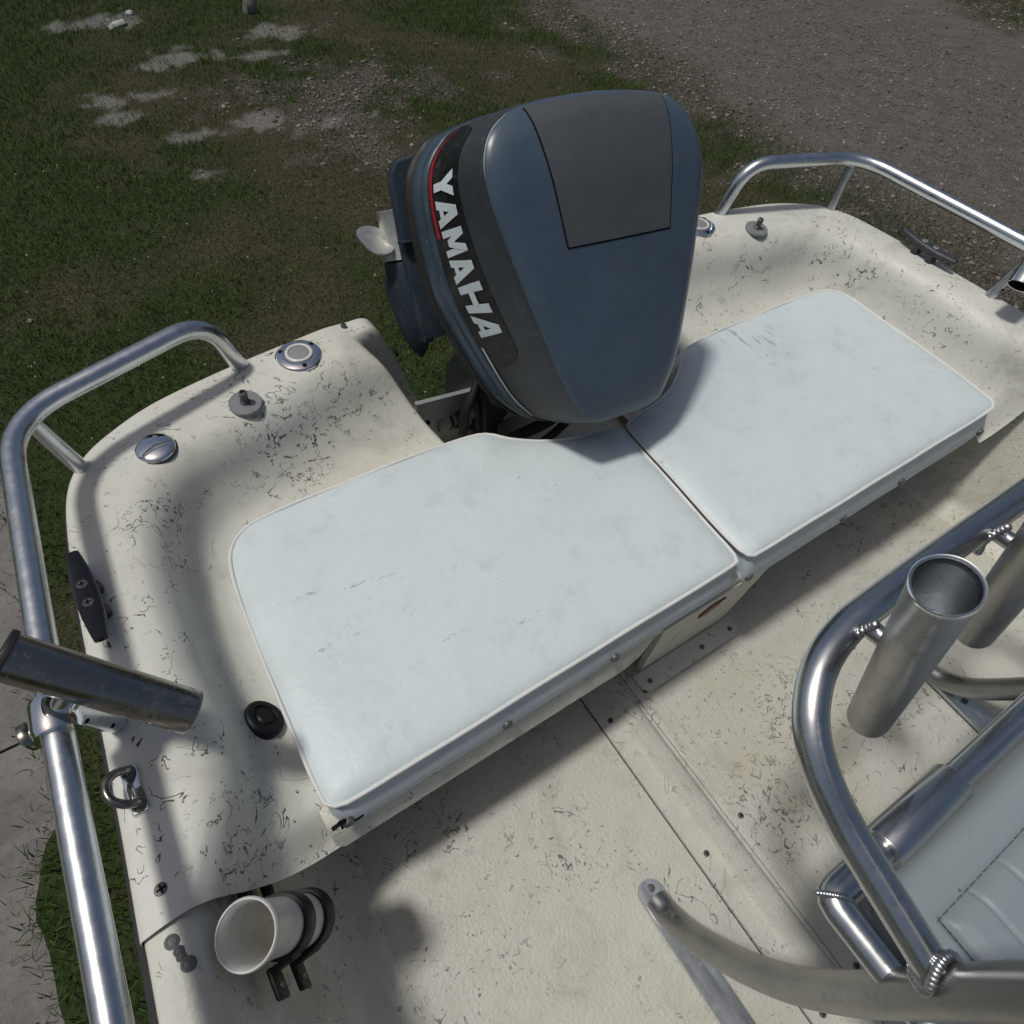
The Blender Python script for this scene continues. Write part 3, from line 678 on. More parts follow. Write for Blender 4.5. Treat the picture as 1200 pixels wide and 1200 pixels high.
# tow eye
o = Vector((-.966, -.277, -.001)); g = Geo(); g.box(o+Vector((.004, 0, .0035)), (.020, .062, .006), None, .004); p = part(g.obj('tow_eye', 'chrome')); p['label'] = 'stainless U bolt eye on a small chrome plate'
g = Geo(); g.tube(crom([o+Vector(q) for q in ((.006, .021, .004), (.005, .021, .015), (-.004, .020, .026), (-.013, .012, .032), (-.016, 0, .034), (-.013, -.012, .032), (-.004, -.020, .026), (.005, -.021, .015), (.006, -.021, .004))], 5), .0050, 12); part(g.obj('ring', 'stain'), p)
for dy in (-.021, .021):
    g = Geo(); g.lathe([(.0075, .004), (.0085, .008), (.0075, .0125), (.0055, .013)], o+Vector((.005, dy, 0)), (-.1, 0, 1), 14); part(g.obj('nut', 'screw'), p)
screw((-.967, -.395, .0012), (0, 0, 1), .0085, 'screw', None, True, .003)
screw((.967, -.395, .0012), (0, 0, 1), .0085, 'screw', None, True, .003)
for dx, dy, r in ((-.003, .012, .0082), (.0005, .0, .006), (.001, -.006, .0055), (.005, -.016, .0082)):
    g = Geo(); g.lathe([(r, -.003), (r*.95, .0012), (r*.6, .0026), (r*.5, .0018), (0, .0030)], (-.972+dx, -.459+dy, -.0065), n=14); part(g.obj('sealant_blob', 'sealant'))
# round black drain on the inboard face of the left coaming
zz, nn = on_liner(-.815, -.222); pp = Vector((-.815, -.222, zz))+nn*.0055
g = Geo(); g.lathe([(.030, -.014), (.030, .003), (.027, .006), (.020, .006), (.019, .003), (.013, .003), (.011, .006), (0, .006)], pp, nn, 32); p = part(g.obj('drain_fitting', 'black')); p['label'] = 'round black plastic drain fitting beside the seat cushion'

# aluminium grab rails, left and right
RT = .0155
def rail(sx):
    main = fillet([(-.604, .360, -.004), (-.640, .352, .118), (-.945, .258, .118), (-.984, -.20, .121), (-1.006, -.55, .121), (-1.045, -1.1, .12), (-1.06, -1.8, .12), (-1.03, -2.3, .0)], [0, .085, .085, .2, .2, .3, .2, 0], 10)
    g = Geo(); g.tube([(sx*-p[0], p[1], p[2]) for p in main], RT, 20); r = part(g.obj('grab_rail', 'alum', sharp=80)); r['label'] = 'bent aluminium tube grab rail along the gunwale'
    for a, b in (((-.897, .248, -.003), (-.921, .259, .110)), ((-.956, -.187, -.003), (-.984, -.20, .113)), ((-1.02, -.95, -.003), (-1.034, -.95, .11)), ((-1.04, -1.6, -.003), (-1.053, -1.6, .11))):
        g = Geo(); g.tube([(sx*-p[0], p[1], p[2]) for p in (a, b)], .0125, 16); part(g.obj('rail_leg', 'alum'), r)
        if a[1] < 0 and a[1] > -.3:
            for t in (.25, .66):
                c = Vector(a).lerp(Vector(b), t); ax = Vector((.45, -.9, .1)).normalized(); c = c+ax*.0112; c = (sx*-c.x, c.y, c.z)
                g = Geo(); g.lathe([(.0035, -.002), (.0033, .0014), (0, .0016)], c, (ax.x*-sx, ax.y, ax.z), 10); part(g.obj('hole', 'dark'), r)
for sx in (-1, 1): rail(sx)
boat_parts_done = True

# ------------------------------------------------------------------ seat cushions
def cushion(outline, label, snaps, drop):
    e = empty('seat_cushion', label, 'cushion', group=None)
    P = resample(crom([(*p, 0) for p in outline], 6, True), 150, True)[:, :2]
    nx_ = np.roll(P, -1, 0)-np.roll(P, 1, 0); nrm = np.stack([nx_[:, 1], -nx_[:, 0]], 1); nrm /= np.linalg.norm(nrm, axis=1, keepdims=True)
    c = P.mean(0)
    if np.mean(np.sum((P-c)*nrm, 1)) < 0: nrm = -nrm
    cc = np.array([c[0], -.20]); g = Geo(); rings = []
    def wob(x, y): return (fbm(x+5, y+5, 6, 60)-.5)*.006+(fbm(x+5, y+5, 16, 61)-.5)*.002
    for ins, z in ((0, -.0935), (.004, -.090), (.010, -.0868), (.022, -.0835), (.045, -.0812)):
        Q = cc+(P-cc)*(1-ins/.26); rings.append(np.c_[Q, z+wob(Q[:, 0], Q[:, 1])*min(1, ins/.02)])
    base = cc+(P-cc)*(1-.045/.26)
    for f in (.85, .68, .5, .32, .15, .02):
        Q = cc+(base-cc)*f; rings.append(np.c_[Q, -.0812+.004*(1-f)+wob(Q[:, 0], Q[:, 1])])
    g.grid(rings, closed_v=True, flip=False); k = len(P); b = (len(rings)-1)*k; g.F.append(tuple(b+i for i in range(k)))
    top = g.obj('cushion_top', 'vinyl', e, sharp=80)
    g = Geo(); rb = []
    for ins, z in ((.001, -.0935), (.0035, -.100), (.0025, -.112), (.0005, -.126), (.0, -.139)):
        Q = P-nrm*ins; fr = sst(-P[:, 1], .375, .388); dz = np.where(z < -.11, -drop*fr*(z+.11)/-.029, 0)
        rb.append(np.c_[Q[:, 0], Q[:, 1]-(.0145*fr*sst(np.array(-z), .10, .125)), z+dz+.0015*np.sin(P[:, 0]*37)*(z < -.12)])
    g.grid(rb, closed_v=True, flip=True); band = g.obj('side_band', 'band', e, sharp=80)
    g = Geo(); g.tube([(*q, -.0925+.0012*math.sin(q[0]*31+q[1]*23)) for q in P+nrm*.0008], .0031, 8, closed=True); g.obj('piping', 'piping', e)
    for x, z in snaps:
        g = Geo(); g.lathe([(.0085, -.004), (.0085, .001), (.007, .0032), (.003, .004), (0, .004)], (x, -.4085, z), (0, -1, .15), 16); g.obj('snap_button', 'screw', e)
    return e
CL = [(-.775, -.389), (-.785, -.373), (-.783, -.26), (-.777, -.12), (-.770, -.02), (-.760, .037), (-.745, .066), (-.722, .084), (-.688, .093), (-.54, .095), (-.41, .092), (-.302, .086), (-.252, .073), (-.217, .039), (-.162, .003), (-.097, -.020), (-.040, -.030), (-.014, -.040), (-.009, -.060), (-.013, -.17), (-.017, -.29), (-.019, -.366), (-.026, -.384), (-.045, -.390), (-.20, -.391), (-.40, -.392), (-.60, -.394), (-.745, -.394)]
CRr = [(.775, -.385), (.787, -.368), (.792, -.29), (.790, -.18), (.789, -.001), (.782, .045), (.765, .070), (.735, .084), (.688, .088), (.54, .091), (.41, .090), (.302, .083), (.252, .070), (.217, .036), (.162, .000), (.097, -.022), (.040, -.030), (.012, -.038), (.005, -.058), (.000, -.17), (-.004, -.29), (-.003, -.370), (.004, -.389), (.022, -.394), (.20, -.394), (.40, -.393), (.60, -.392), (.745, -.391)]
cushion(CL, 'white vinyl bench cushion beside the drain fitting, its front corner torn', [(-.769, -.132), (-.512, -.137), (-.303, -.137)], .012)
cushion(CRr, 'white vinyl bench cushion with long grey scuffs, cowl shading its inner corner', [(.016, -.152), (.28, -.150), (.466, -.148), (.752, -.146)], .026)

# ------------------------------------------------------------------ outboard motor
eng = empty('outboard_motor', 'dark blue outboard motor tilted up over the transom, white lettering on a black side stripe', 'outboard motor', (-.068, -.085, .03))
TI, ST = math.radians(59.5), math.radians(-4.4)
EM = Matrix.Rotation(TI, 3, 'X') @ Matrix.Rotation(ST, 3, 'Z'); eng.rotation_euler = EM.to_euler()
topH = [(0, -.010), (-.045, -.009), (-.075, -.004), (-.092, .010), (-.127, .078), (-.160, .183), (-.191, .289), (-.208, .355), (-.211, .400), (-.203, .429), (-.187, .452), (-.164, .468), (-.137, .479), (-.07, .487), (0, .490)]
rimH = [(0, -.040), (-.045, -.039), (-.078, -.031), (-.110, -.005), (-.150, .046), (-.204, .167), (-.225, .233), (-.233, .319), (-.234, .367), (-.228, .403), (-.218, .425), (-.199, .446), (-.170, .464), (-.083, .483), (0, .487)]
def closed_half(H):
    c_ = np.array(crom([(*p, 0) for p in H], 10))[:, :2]
    return np.vstack([c_, (c_*[-1, 1])[-2:0:-1]]), len(c_)
def outward(T):
    t_ = np.roll(T, -1, 0)-np.roll(T, 1, 0); N_ = np.stack([t_[:, 1], -t_[:, 0]], 1); N_ /= np.linalg.norm(N_, axis=1, keepdims=True)
    return -N_ if np.mean(np.sum((T-[0, .25])*N_, 1)) < 0 else N_
TO, NL = closed_half(topH); RO, _ = closed_half(rimH); RN = outward(RO)
for A_ in (TO, RO): q_ = A_[:, 0] > 0; A_[q_, 0] *= .945+.055*np.sin(np.pi*np.clip(A_[q_, 1]/.42, 0, 1))
def topz(x, y): return .020*(1-(x/.21)**2)-.030*np.clip((y-.36)/.13, 0, 2)**2-.010*np.clip((.07-y)/.08, 0, 2)**2
CZ = topz(TO[:, 0], TO[:, 1])-.0115
SIDE = [(.0, 0), (.035, -.004), (.10, -.014), (.24, -.04), (.40, -.075), (.62, -.12), (.83, -.16), (1.0, -.200)]
se = np.array(SIDE)
def side_pt(i, z, off=0.0):
    """point on the cowl side at outline index i (float) and level z"""
    n = len(TO); i0 = int(math.floor(i)) % n; i1 = (i0+1) % n; f = i-math.floor(i)
    L_ = lambda A: A[i0]*(1-f)+A[i1]*f
    m = np.interp(-z, -se[:, 1], se[:, 0]); q = L_(TO)*(1-m)+L_(RO)*m+L_(RN)*(off+.006*math.sin(math.pi*m))
    return (q[0], q[1], z+L_(CZ)*max(0, 1+z/.200))
g = Geo(); rings = []
cc = np.array([0, .27])
for f in (.02, .1, .2, .3, .4, .5, .6, .7, .78, .85, .90, .94, .97, .988):
    Q = cc+(TO-cc)*f; rings.append(np.c_[Q, topz(Q[:, 0], Q[:, 1])-.010*max(0, (f-.86)/.14)**2])
rings.append(np.c_[TO, CZ])
g.grid(rings, closed_v=True, flip=True); g.F.append(tuple(reversed(range(len(TO)))) if False else tuple(range(len(TO))))
g.obj('cowl_top', 'cowl', eng, sharp=60)
g = Geo(); rings = []
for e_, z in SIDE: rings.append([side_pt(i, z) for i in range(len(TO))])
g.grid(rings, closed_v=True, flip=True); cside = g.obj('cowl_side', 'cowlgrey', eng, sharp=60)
def ringlv(levels, name, mat, parent=eng):
    g = Geo(); R = [np.c_[RO+RN*(e-.053), np.full(len(RO), z)] for e, z in levels]; g.grid(R, closed_v=True, flip=True); return g.obj(name, mat, parent, sharp=70)
g = Geo(); R = []
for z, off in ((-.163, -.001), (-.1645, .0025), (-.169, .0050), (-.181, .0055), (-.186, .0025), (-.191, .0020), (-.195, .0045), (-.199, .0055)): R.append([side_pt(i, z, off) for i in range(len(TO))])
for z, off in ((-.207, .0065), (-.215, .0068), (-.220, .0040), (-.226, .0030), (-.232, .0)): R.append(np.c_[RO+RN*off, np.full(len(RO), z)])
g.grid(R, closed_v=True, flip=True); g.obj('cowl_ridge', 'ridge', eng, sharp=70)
ringlv([(.046, -.231), (.060, -.233), (.062, -.240), (.060, -.248), (.040, -.250)], 'rubber_seal', 'rubber')
lc = ringlv([(.040, -.248), (.044, -.252), (.036, -.29), (.015, -.335), (-.015, -.375), (-.06, -.395)], 'lower_cowl', 'leg')
# pale strip on the worn left crease, edge highlight put into its colour
# grey intake panel on the aft top with a gap round it
_ang = np.arctan2(TO[:, 1]-.27, TO[:, 0]); _rad = np.hypot(TO[:, 1]-.27, TO[:, 0]); _o = np.argsort(_ang)
def on_top(x, y, dz):
    a_ = math.atan2(y-.27, x); r_ = math.hypot(x, y-.27); R_ = float(np.interp(a_, _ang[_o], _rad[_o], period=2*math.pi)); f_ = r_/R_
    if f_ > .985: x, y = x*.985/f_, .27+(y-.27)*.985/f_; f_ = .985
    return (x, y, float(topz(np.array(x), np.array(y)))-.010*max(0, (f_-.86)/.14)**2+dz)
def panel_grid(gr, dz, nu=24, nv=26):
    rows = []
    for j in range(nv+1):
        v = j/nv; y = .286-gr+(.484-.286+gr)*v; h = (.101+(.128-.101)*v)+gr; xc = -.004*v
        rows.append([on_top(xc-h+2*h*k/nu, y, dz) for k in range(nu+1)])
    return rows
g = Geo(); g.grid(panel_grid(.0025, .0007)); g.obj('panel_gap', 'dark', eng)
g = Geo(); g.grid(panel_grid(0, .0015)); pan = g.obj('intake_panel', 'cowlpanel', eng); pan['label'] = 'matt grey panel on the aft top of the cowl'
pg = panel_grid(0, .0015); edge = pg[0]+[r[-1] for r in pg[1:]]+pg[-1][-2::-1]+[r[0] for r in pg[-2:0:-1]]
g = Geo(); g.grid([edge, [(p[0], p[1], p[2]-.006) for p in edge]], closed_v=True); g.obj('panel_edge', 'cowlpanel', pan)
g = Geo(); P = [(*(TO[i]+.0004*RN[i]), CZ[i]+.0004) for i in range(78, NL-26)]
g.tube(P, [  .0012*math.sin(math.pi*(.08+.84*k/(len(P)-1))) for k in range(len(P))], 6); g.obj('worn_edge_highlight', 'line', eng)  # highlight and wear of the left crease, drawn as a light-coloured tube
# decals on both sides
arc = np.r_[0, np.cumsum(np.linalg.norm(np.diff(RO[:NL], axis=0), axis=1))]
def idx_y(y): # left-side outline index where the side passes y
    k = np.arange(20, NL-8); return float(np.interp(y, RO[k, 1], k))
A0, A1 = idx_y(.105), idx_y(.462)
def sidx(a, left=True):
    i = float(np.interp(a, arc, np.arange(NL))); return i if left else (len(TO)-i) % len(TO)
for left in (True, False):
    a0, a1 = arc[int(A0)], np.interp(A1, np.arange(NL), arc); g = Geo(); rows = []
    for k in range(41):
        t = k/40; a = a0+(a1-a0)*t
        zt = -.064-.045*(1-min(1, t/.10))**2-.075*max(0, (t-.90)/.10)**2; zb = -.1635+.01*(1-min(1, t/.08))**2
        zb = min(zb, zt-.002) if zb < zt else zt-.002
        rows.append([side_pt(sidx(a, left), zt+(zb-zt)*j/6, .0012) for j in range(7)])
    g.grid(rows, flip=not left); dec = g.obj('side_decal', 'decal', eng)
    g = Geo(); rows = []
    for k in range(31):
        t = k/30; a = a0+(a1-a0)*(.57+.41*t); h = .0050*min(1, 3*(1-t)+.15); zc = -.149+.028*max(0, (t-.6)/.4)**2
        rows.append([side_pt(sidx(a, left), zc+h*s_, .0022) for s_ in (1, 0, -1)])
    g.grid(rows, flip=not left); g.obj('red_stripe', 'red', dec)
    g = Geo(); rows = []
    for k in range(25):
        t = k/24; y_ = idx_y(-.012); a = np.interp(y_, np.arange(NL), arc)+(a0+.045-np.interp(y_, np.arange(NL), arc))*t; zc = -.150
        rows.append([side_pt(sidx(a, left), zc+.0034*s_, .0026) for s_ in (1, -1)])
    g.grid(rows, flip=not left); g.obj('white_stripe', 'line', dec)
    # block letters, each a few strokes draped on the side
    T_ = .30
    LET = {'Y': [((0, 1), (T_+.04, 1), (.66, .42), (.34, .42)), ((1-T_-.04, 1), (1, 1), (.66, .42), (.34, .42)), ((.34, .44), (.66, .44), (.66, 0), (.34, 0))],
           'A': [((.33, 1), (.62, 1), (.30, 0), (0, 0)), ((.38, 1), (.67, 1), (1, 0), (.70, 0)), ((.22, .36), (.78, .36), (.82, .16), (.18, .16))],
           'M': [((0, 1), (.26, 1), (.26, 0), (0, 0)), ((.74, 1), (1, 1), (1, 0), (.74, 0)), ((.0, 1), (.30, 1), (.62, .22), (.38, .22)), ((.70, 1), (1, 1), (.62, .22), (.38, .22))],
           'H': [((0, 1), (.30, 1), (.30, 0), (0, 0)), ((.70, 1), (1, 1), (1, 0), (.70, 0)), ((.25, .62), (.75, .62), (.75, .38), (.25, .38))]}
    i_s = np.interp(idx_y(.402), np.arange(NL), arc); i_e = np.interp(idx_y(.150), np.arange(NL), arc)
    wl = abs(i_s-i_e)/6.0
    for (n_, wl_), ch in zip(((.06, .90), (.93, .94), (1.97, 1.02), (3.08, .94), (4.12, .84), (5.05, .92)), 'YAMAHA'):
        g = Geo()
        for si, q in enumerate(LET[ch]):
            rows = []
            for j in range(7):
                v = j/6; row = []
                for k in range(4):
                    u = k/3; pl = np.array(q[0])*(1-v)+np.array(q[3])*v; pr = np.array(q[1])*(1-v)+np.array(q[2])*v; p = pl*(1-u)+pr*u
                    uu = p[0]+.10*(p[1]-.5)
                    a = (i_s-wl*(n_+wl_*uu)) if left else (i_e+wl*(n_+wl_*uu))
                    row.append(side_pt(sidx(a, left), -.136+.060*p[1], .0024+.0003*si))
                rows.append(row)
            g.grid(rows, flip=left)
        g.obj('letter', 'white', dec)
# leg, plate, gearcase, propeller
def loft_sections(secs, n=24):
    rings = []
    for z, x0, hw, y0, y1, pw in secs:
        cy, hy = (y0+y1)/2, (y1-y0)/2
        rings.append([(x0+hw*math.copysign(abs(math.cos(a))**pw, math.cos(a)), cy+hy*math.copysign(abs(math.sin(a))**pw, math.sin(a)), z) for a in np.linspace(0, 2*math.pi, n+1)[:-1]])
    return rings
g = Geo(); R = loft_sections([(-.37, 0, .15, .05, .44, .7), (-.43, 0, .12, .07, .42, .7), (-.50, 0, .085, .08, .40, .7), (-.60, 0, .07, .09, .38, .7), (-.72, 0, .05, .12, .36, .8), (-.80, 0, .035, .13, .33, .9)])
g.grid(R, closed_v=True, flip=False); g.obj('mid_section', 'leg', eng)
g = Geo(); pl = [(-.088, .075), (-.095, .12), (-.098, .30), (-.094, .44), (-.080, .462), (-.04, .47)]
ol2 = pl+[(-x, y) for x, y in reversed(pl)]; n = len(ol2)
RG = [[(x*s_, .26+(y-.26)*s_, z) for x, y in ol2] for s_, z in ((.9, -.628), (.985, -.630), (1, -.636), (1, -.660), (.985, -.666), (.9, -.668))]
g.grid(RG, closed_v=True); g.F.append(tuple(range(n))); g.F.append(tuple(5*n+i for i in reversed(range(n)))); g.obj('splash_plate', 'leg', eng)
g = Geo(); g.box((-.06, .30, -.624), (.10, .006, .03), None, .002); g.obj('plate_rib', 'leg', eng)
g = Geo(); rings = []
for y, r in ((-.02, .004), (.0, .022), (.04, .042), (.10, .056), (.17, .060), (.235, .056), (.242, .054)):
    rings.append([(r*.9*math.cos(a), y, -.895+r*1.1*math.sin(a)) for a in np.linspace(0, 2*math.pi, 25)[:-1]])
g.grid(rings, closed_v=True, flip=False); g.F.append(tuple(6*24+i for i in range(24))); g.obj('gearcase', 'leg', eng)
g = Geo(); pl = [(.03, -.82), (.05, -.94), (.13, -1.06), (.19, -1.06), (.19, -.94), (.19, -.76), (.13, -.74)]
g.add([(sx*.011*(.5 if z < -1 else 1), y, z) for sx in (-1, 1) for y, z in pl], [tuple(range(7)), tuple(reversed(range(7, 14)))]+[(i, 7+i, 7+(i+1) % 7, (i+1) % 7) for i in range(7)]); g.obj('skeg', 'leg', eng, smooth=False)
prop = Geo(); prop.lathe([(.054, 0), (.052, .01), (.047, .05), (.044, .105), (.046, .118), (.040, .120), (.036, .09), (0, .09)], (0, .248, -.895), (0, 1, 0), 28)
ph = prop.obj('propeller_hub', 'blade', eng)
for k in range(3):
    a0 = math.radians(168+120*k); g = Geo(); rows = []
    for i, (r, h0, h1) in enumerate(((.040, -.030, .034), (.056, -.046, .048), (.074, -.056, .056), (.092, -.058, .056), (.106, -.048, .046), (.113, -.028, .028))):
        row = []
        for j in range(7):
            tq = h0+(h1-h0)*j/6; ang = a0+tq/max(r, .05)*.8; y = .248+.052+tq*.62
            row.append((r*math.cos(ang), y, -.895+r*math.sin(ang)))
        rows.append(row)
    g.grid(rows); b = len(g.V); top = np.array(rows)+np.array([0, .004, 0]); g.grid(top, flip=True)
    per = [j for j in range(7)]+[i*7+6 for i in range(1, 6)]+[5*7+j for j in range(5, -1, -1)]+[i*7 for i in range(4, 0, -1)]
    g.F += [(per[i], per[(i+1) % len(per)], b+per[(i+1) % len(per)], b+per[i]) for i in range(len(per))]
    g.obj('propeller_blade', 'blade', ph)
# clamp bracket and tilt tube stay with the transom but belong to the motor: built in world axes, then re-expressed in the motor's frame
bpy.context.view_layer.update(); EI = eng.matrix_world.inverted()
def world_part(g, name, mat, sharp=35):
    g.V = [tuple(EI @ Vector(v)) for v in g.V]; return g.obj(name, mat, eng, sharp=sharp)
g = Geo(); g.tube([(-.235, .300, -.285), (.12, .300, -.285)], .019, 18); world_part(g, 'tilt_tube', 'plate')
g = Geo(); g.tube([(-.190, .300, -.285), (-.165, .300, -.285)], .027, 18); g.tube([(-.205, .300, -.285), (-.198, .300, -.285)], .022, 18); world_part(g, 'tube_nut', 'bracket')
for x in (-.125, .0):
    g = Geo(); pr = [(.24, -.20), (.32, -.165), (.38, -.17), (.42, -.24), (.42, -.48), (.395, -.52), (.30, -.35), (.23, -.31)]; n = len(pr)
    V = [(x+dx, y, z) for dx in (-.016, .016) for y, z in pr]; g.add(V, [tuple(range(n)), tuple(reversed(range(n, 2*n)))]+[(i, n+i, n+(i+1) % n, (i+1) % n) for i in range(n)]); world_part(g, 'clamp_bracket', 'bracket')
g = Geo(); g.tube(fillet([(-.185, .262, -.31), (-.183, .262, -.235), (-.155, .27, -.195), (-.130, .29, -.168), (-.115, .33, -.16)], .02, 6), .0105, 12); world_part(g, 'tilt_lock_lever', 'bracket')
g = Geo(); g.lathe([(.0, 0), (.030, .004), (.036, .02), (.034, .05), (.02, .07), (0, .072)], (-.105, .34, -.20), (-.1, .2, 1), 20); world_part(g, 'pivot_housing', 'leg')
g = Geo(); g.tube(crom([(-.20, .22, -.36), (-.10, .19, -.30), (.0, .17, -.26), (.03, .16, -.18), (.0, .17, -.12)], 8), .014, 10); world_part(g, 'rigging_hose', 'rubber')
g = Geo(); g.tube(crom([(-.16, .20, -.37), (-.07, .16, -.33), (.02, .14, -.25), (.05, .15, -.16)], 8), .010, 10); world_part(g, 'control_cable', 'rubber')
g = Geo(); R = [[(-.07+hw*math.cos(a), y+.07*math.sin(a), z) for a in np.linspace(0, 2*math.pi, 21)[:-1]] for y, z, hw in ((.20, -.12, .07), (.27, -.20, .075), (.33, -.28, .075), (.36, -.36, .06))]
g.grid(R, closed_v=True); world_part(g, 'swivel_bracket', 'bracket')

# ------------------------------------------------------------------ leaning post
post = empty('leaning_post', 'welded aluminium leaning post frame with seat and rod holders behind it', 'leaning post', (0, -.85, FLOOR))
lp = []
def LP(g, name, mat, parent=None, sharp=60):
    g.V = [(v[0], v[1]+.85, v[2]-FLOOR) for v in g.V]; return g.obj(name, mat, parent or post, sharp=sharp)
for sx in (-1, 1):
    leg = crom([(sx*.390, -.724, -.408), (sx*.390, -.752, -.395), (sx*.390, -.785, -.360), (sx*.390, -.815, -.300), (sx*.390, -.845, -.22), (sx*.390, -.870, -.115), (sx*.390, -.882, .01), (sx*.390, -.884, .15), (sx*.390, -.886, .30), (sx*.390, -.90, .50), (sx*.390, -.93, .72)], 6)
    g = Geo(); g.tube(leg, .0215, 22); LP(g, 'frame_leg', 'alumdull')
    fl = crom([(sx*.390, -1.27, -.408), (sx*.390, -1.24, -.36), (sx*.390, -1.21, -.26), (sx*.390, -1.20, 0), (sx*.390, -1.20, .09)], 6)
    g = Geo(); g.tube(fl, .0245, 22); LP(g, 'frame_leg', 'alumdull')
    # floor strip
    g = Geo(); tip = [(sx*.391+.022*math.cos(a), -.712+.022*math.sin(a)) for a in np.linspace(0, math.pi, 13)]+[(sx*.391-.022, -1.30), (sx*.391+.022, -1.30)]
    n = len(tip); g.grid([[(x, y, z) for x, y in tip] for z in (FLOOR+.0075, FLOOR+.0165)], closed_v=True, flip=True); g.F.append(tuple(n+i for i in range(n))); strip = LP(g, 'floor_strip', 'alumbar', sharp=30)
    for y in (-.705, -.80, -1.05):
        g = Geo(); g.lathe([(.0065, -.001), (.006, .002), (.003, .0028), (0, .0026)], (sx*.391+.004, y, FLOOR+.017), n=14); LP(g, 'bolt', 'screw', strip)
    # weld collar where the hoop meets the leg
    g = Geo(); rr = random.Random(5)
    for k in range(34):
        a = 2*math.pi*k/34; c = Vector((sx*.390+.0195*math.cos(a), -.8825+math.sqrt(.0215**2-(.0195*math.cos(a))**2)+.004, .186+.0195*math.sin(a)))
        g.lathe([(0, -.0046), (.0036, -.0035), (.0055, 0), (.0036, .0035), (0, .0046)], c, (rr.uniform(-.2, .2)-math.sin(a), .2, math.cos(a)), 8)
    LP(g, 'weld_bead', 'weld', sharp=180)
hp = [(-.39, -.885, .178), (-.390, -.80, .205), (-.390, -.735, .228), (-.387, -.688, .252), (-.372, -.650, .272), (-.338, -.621, .287), (-.29, -.606, .296), (-.22, -.602, .300), (0, -.601, .302)]
HP = crom(hp+[mir(p) for p in reversed(hp[:-1])], 8)
g = Geo(); g.tube(HP, .0168, 22); LP(g, 'rod_holder_hoop', 'alum2', sharp=80)
for k, ox in enumerate((0, .225, .45)):
    a = Vector((-.335+ox, -.634, .467)); b = Vector((-.190+ox, -.687, .098)); ax = (a-b).normalized(); L = (a-b).length
    g = Geo(); g.lathe([(.0218, .0), (.0243, .0), (.0246, .004), (.0246, .06), (.0246, L-.012), (.0252, L-.006), (.0252, L)], b, ax, 40); rh = LP(g, 'rod_holder', 'alumdull', sharp=40)
    g = Geo(); g.lathe([(.0252, L-.004), (.0256, L), (.0248, L+.0016), (.0230, L+.001), (.0221, L-.002), (.0217, L-.01)], b, ax, 40); LP(g, 'rim', 'rim', rh, 80)
    g = Geo(); g.lathe([(.0217, L-.008), (.0215, L-.16), (.0, L-.16)], b, ax, 32); LP(g, 'bore', 'alumbar', rh)
    g = Geo(); c0 = b+ax*(L*.52); rr = random.Random(k)
    for q in range(13):
        hq = Vector((c0.x-.021+.005*math.cos(q*.5), -.619, .300))+Vector((.0015*rr.random(), .004*math.sin(q*.26), -.024+.004*q)); g.lathe([(0, -.0045), (.004, -.003), (.0055, 0), (.004, .003), (0, .0045)], hq, (.1, .3, 1), 8)
    g.tube([(c0.x-.004, -.605, .300), (c0.x+.0, -.640, .302)], .010, 10); LP(g, 'weld_bead', 'weld', rh, 80)
# seat frame
g = Geo(); g.tube(fillet([(-.385, -1.22, .10), (-.385, -.790, .10), (.385, -.790, .10), (.385, -1.22, .10)], [0, .012, .012, 0], 3), .0165, 20); LP(g, 'seat_frame', 'alum2')
g = Geo()
rr = random.Random(9)
for q in range(16):
    t = .12+.8*q/15; c = Vector((-.400+.032*t, -.775-.032*t, .100+  .0162*math.sin(math.pi*(.06+.88*t)))); g.lathe([(0, -.004), (.0026, -.0025), (.0036, 0), (.0026, .0025), (0, .004)], c, (1, -1, rr.uniform(-.2, .2)+1.5*math.cos(math.pi*t)), 8)
LP(g, 'weld_bead', 'weld', sharp=80)
for x0, x1 in ((-.300, -.168), (.168, .30)):
    g = Geo(); g.lathe([(.0168, 0), (.0230, 0), (.0235, .001), (.0235, x1-x0-.001), (.0230, x1-x0), (.0168, x1-x0)], (x0, -.790, .10), (1, 0, 0), 28); LP(g, 'hinge_sleeve', 'alum2', sharp=40)
# seat pad with pleats and stitched border
seat = None
def seat_grid():
    nxp, nyp = 300, 70; x0, x1, y0, y1 = -.362, .362, -1.22, -.813; rows = []
    for i in range(nxp+1):
        row = []
        for j in range(nyp+1):
            x = x0+(x1-x0)*i/nxp; y = y0+(y1-y0)*j/nyp
            d = min(x-x0, x1-x, y-y0, y1-y); r = .03
            # rounded corners
            cx_, cy_ = max(x0+.045, min(x1-.045, x)), max(y0+.045, min(y1-.045, y)); dc = .045-math.hypot(x-cx_, y-cy_) if (x != cx_ and y != cy_) else d
            d = min(d, dc); z = .086+.032*(1-(1-min(max(d, 0), r)/r)**2)**.5 if d > 0 else .086
            inn = d-.052
            if inn > 0: z += .006*min(1, inn/.02)-.0040*(abs((((x-x0-.052)/.052) % 1)-.5)*2)**14
            z -= .0045*math.exp(-(inn/.0035)**2)
            row.append((x, y, z))
        rows.append(row)
    return rows
sg_ = seat_grid(); g = Geo(); g.grid(sg_, flip=False)
per = sg_[0]+[r[-1] for r in sg_[1:]]+sg_[-1][-2::-1]+[r[0] for r in sg_[-2:0:-1]]
g.grid([per, [(p[0], p[1], .070) for p in per]], closed_v=True)
seat = LP(g, 'seat_pad', 'seatvinyl', sharp=60); seat['label'] = 'pale blue pleated vinyl seat pad'
g = Geo()
for i in range(52):
    for (xx, yy, dx, dy) in ((-.312+.624*i/52, -.862, .0092, .0007), (-.312, -.862-.35*i/52, .0007, .0058), (.312, -.862-.35*i/52, .0007, .0058)): g.box((xx, yy, .1172), (dx, dy, .0014))
LP(g, 'stitching', 'screw', seat)

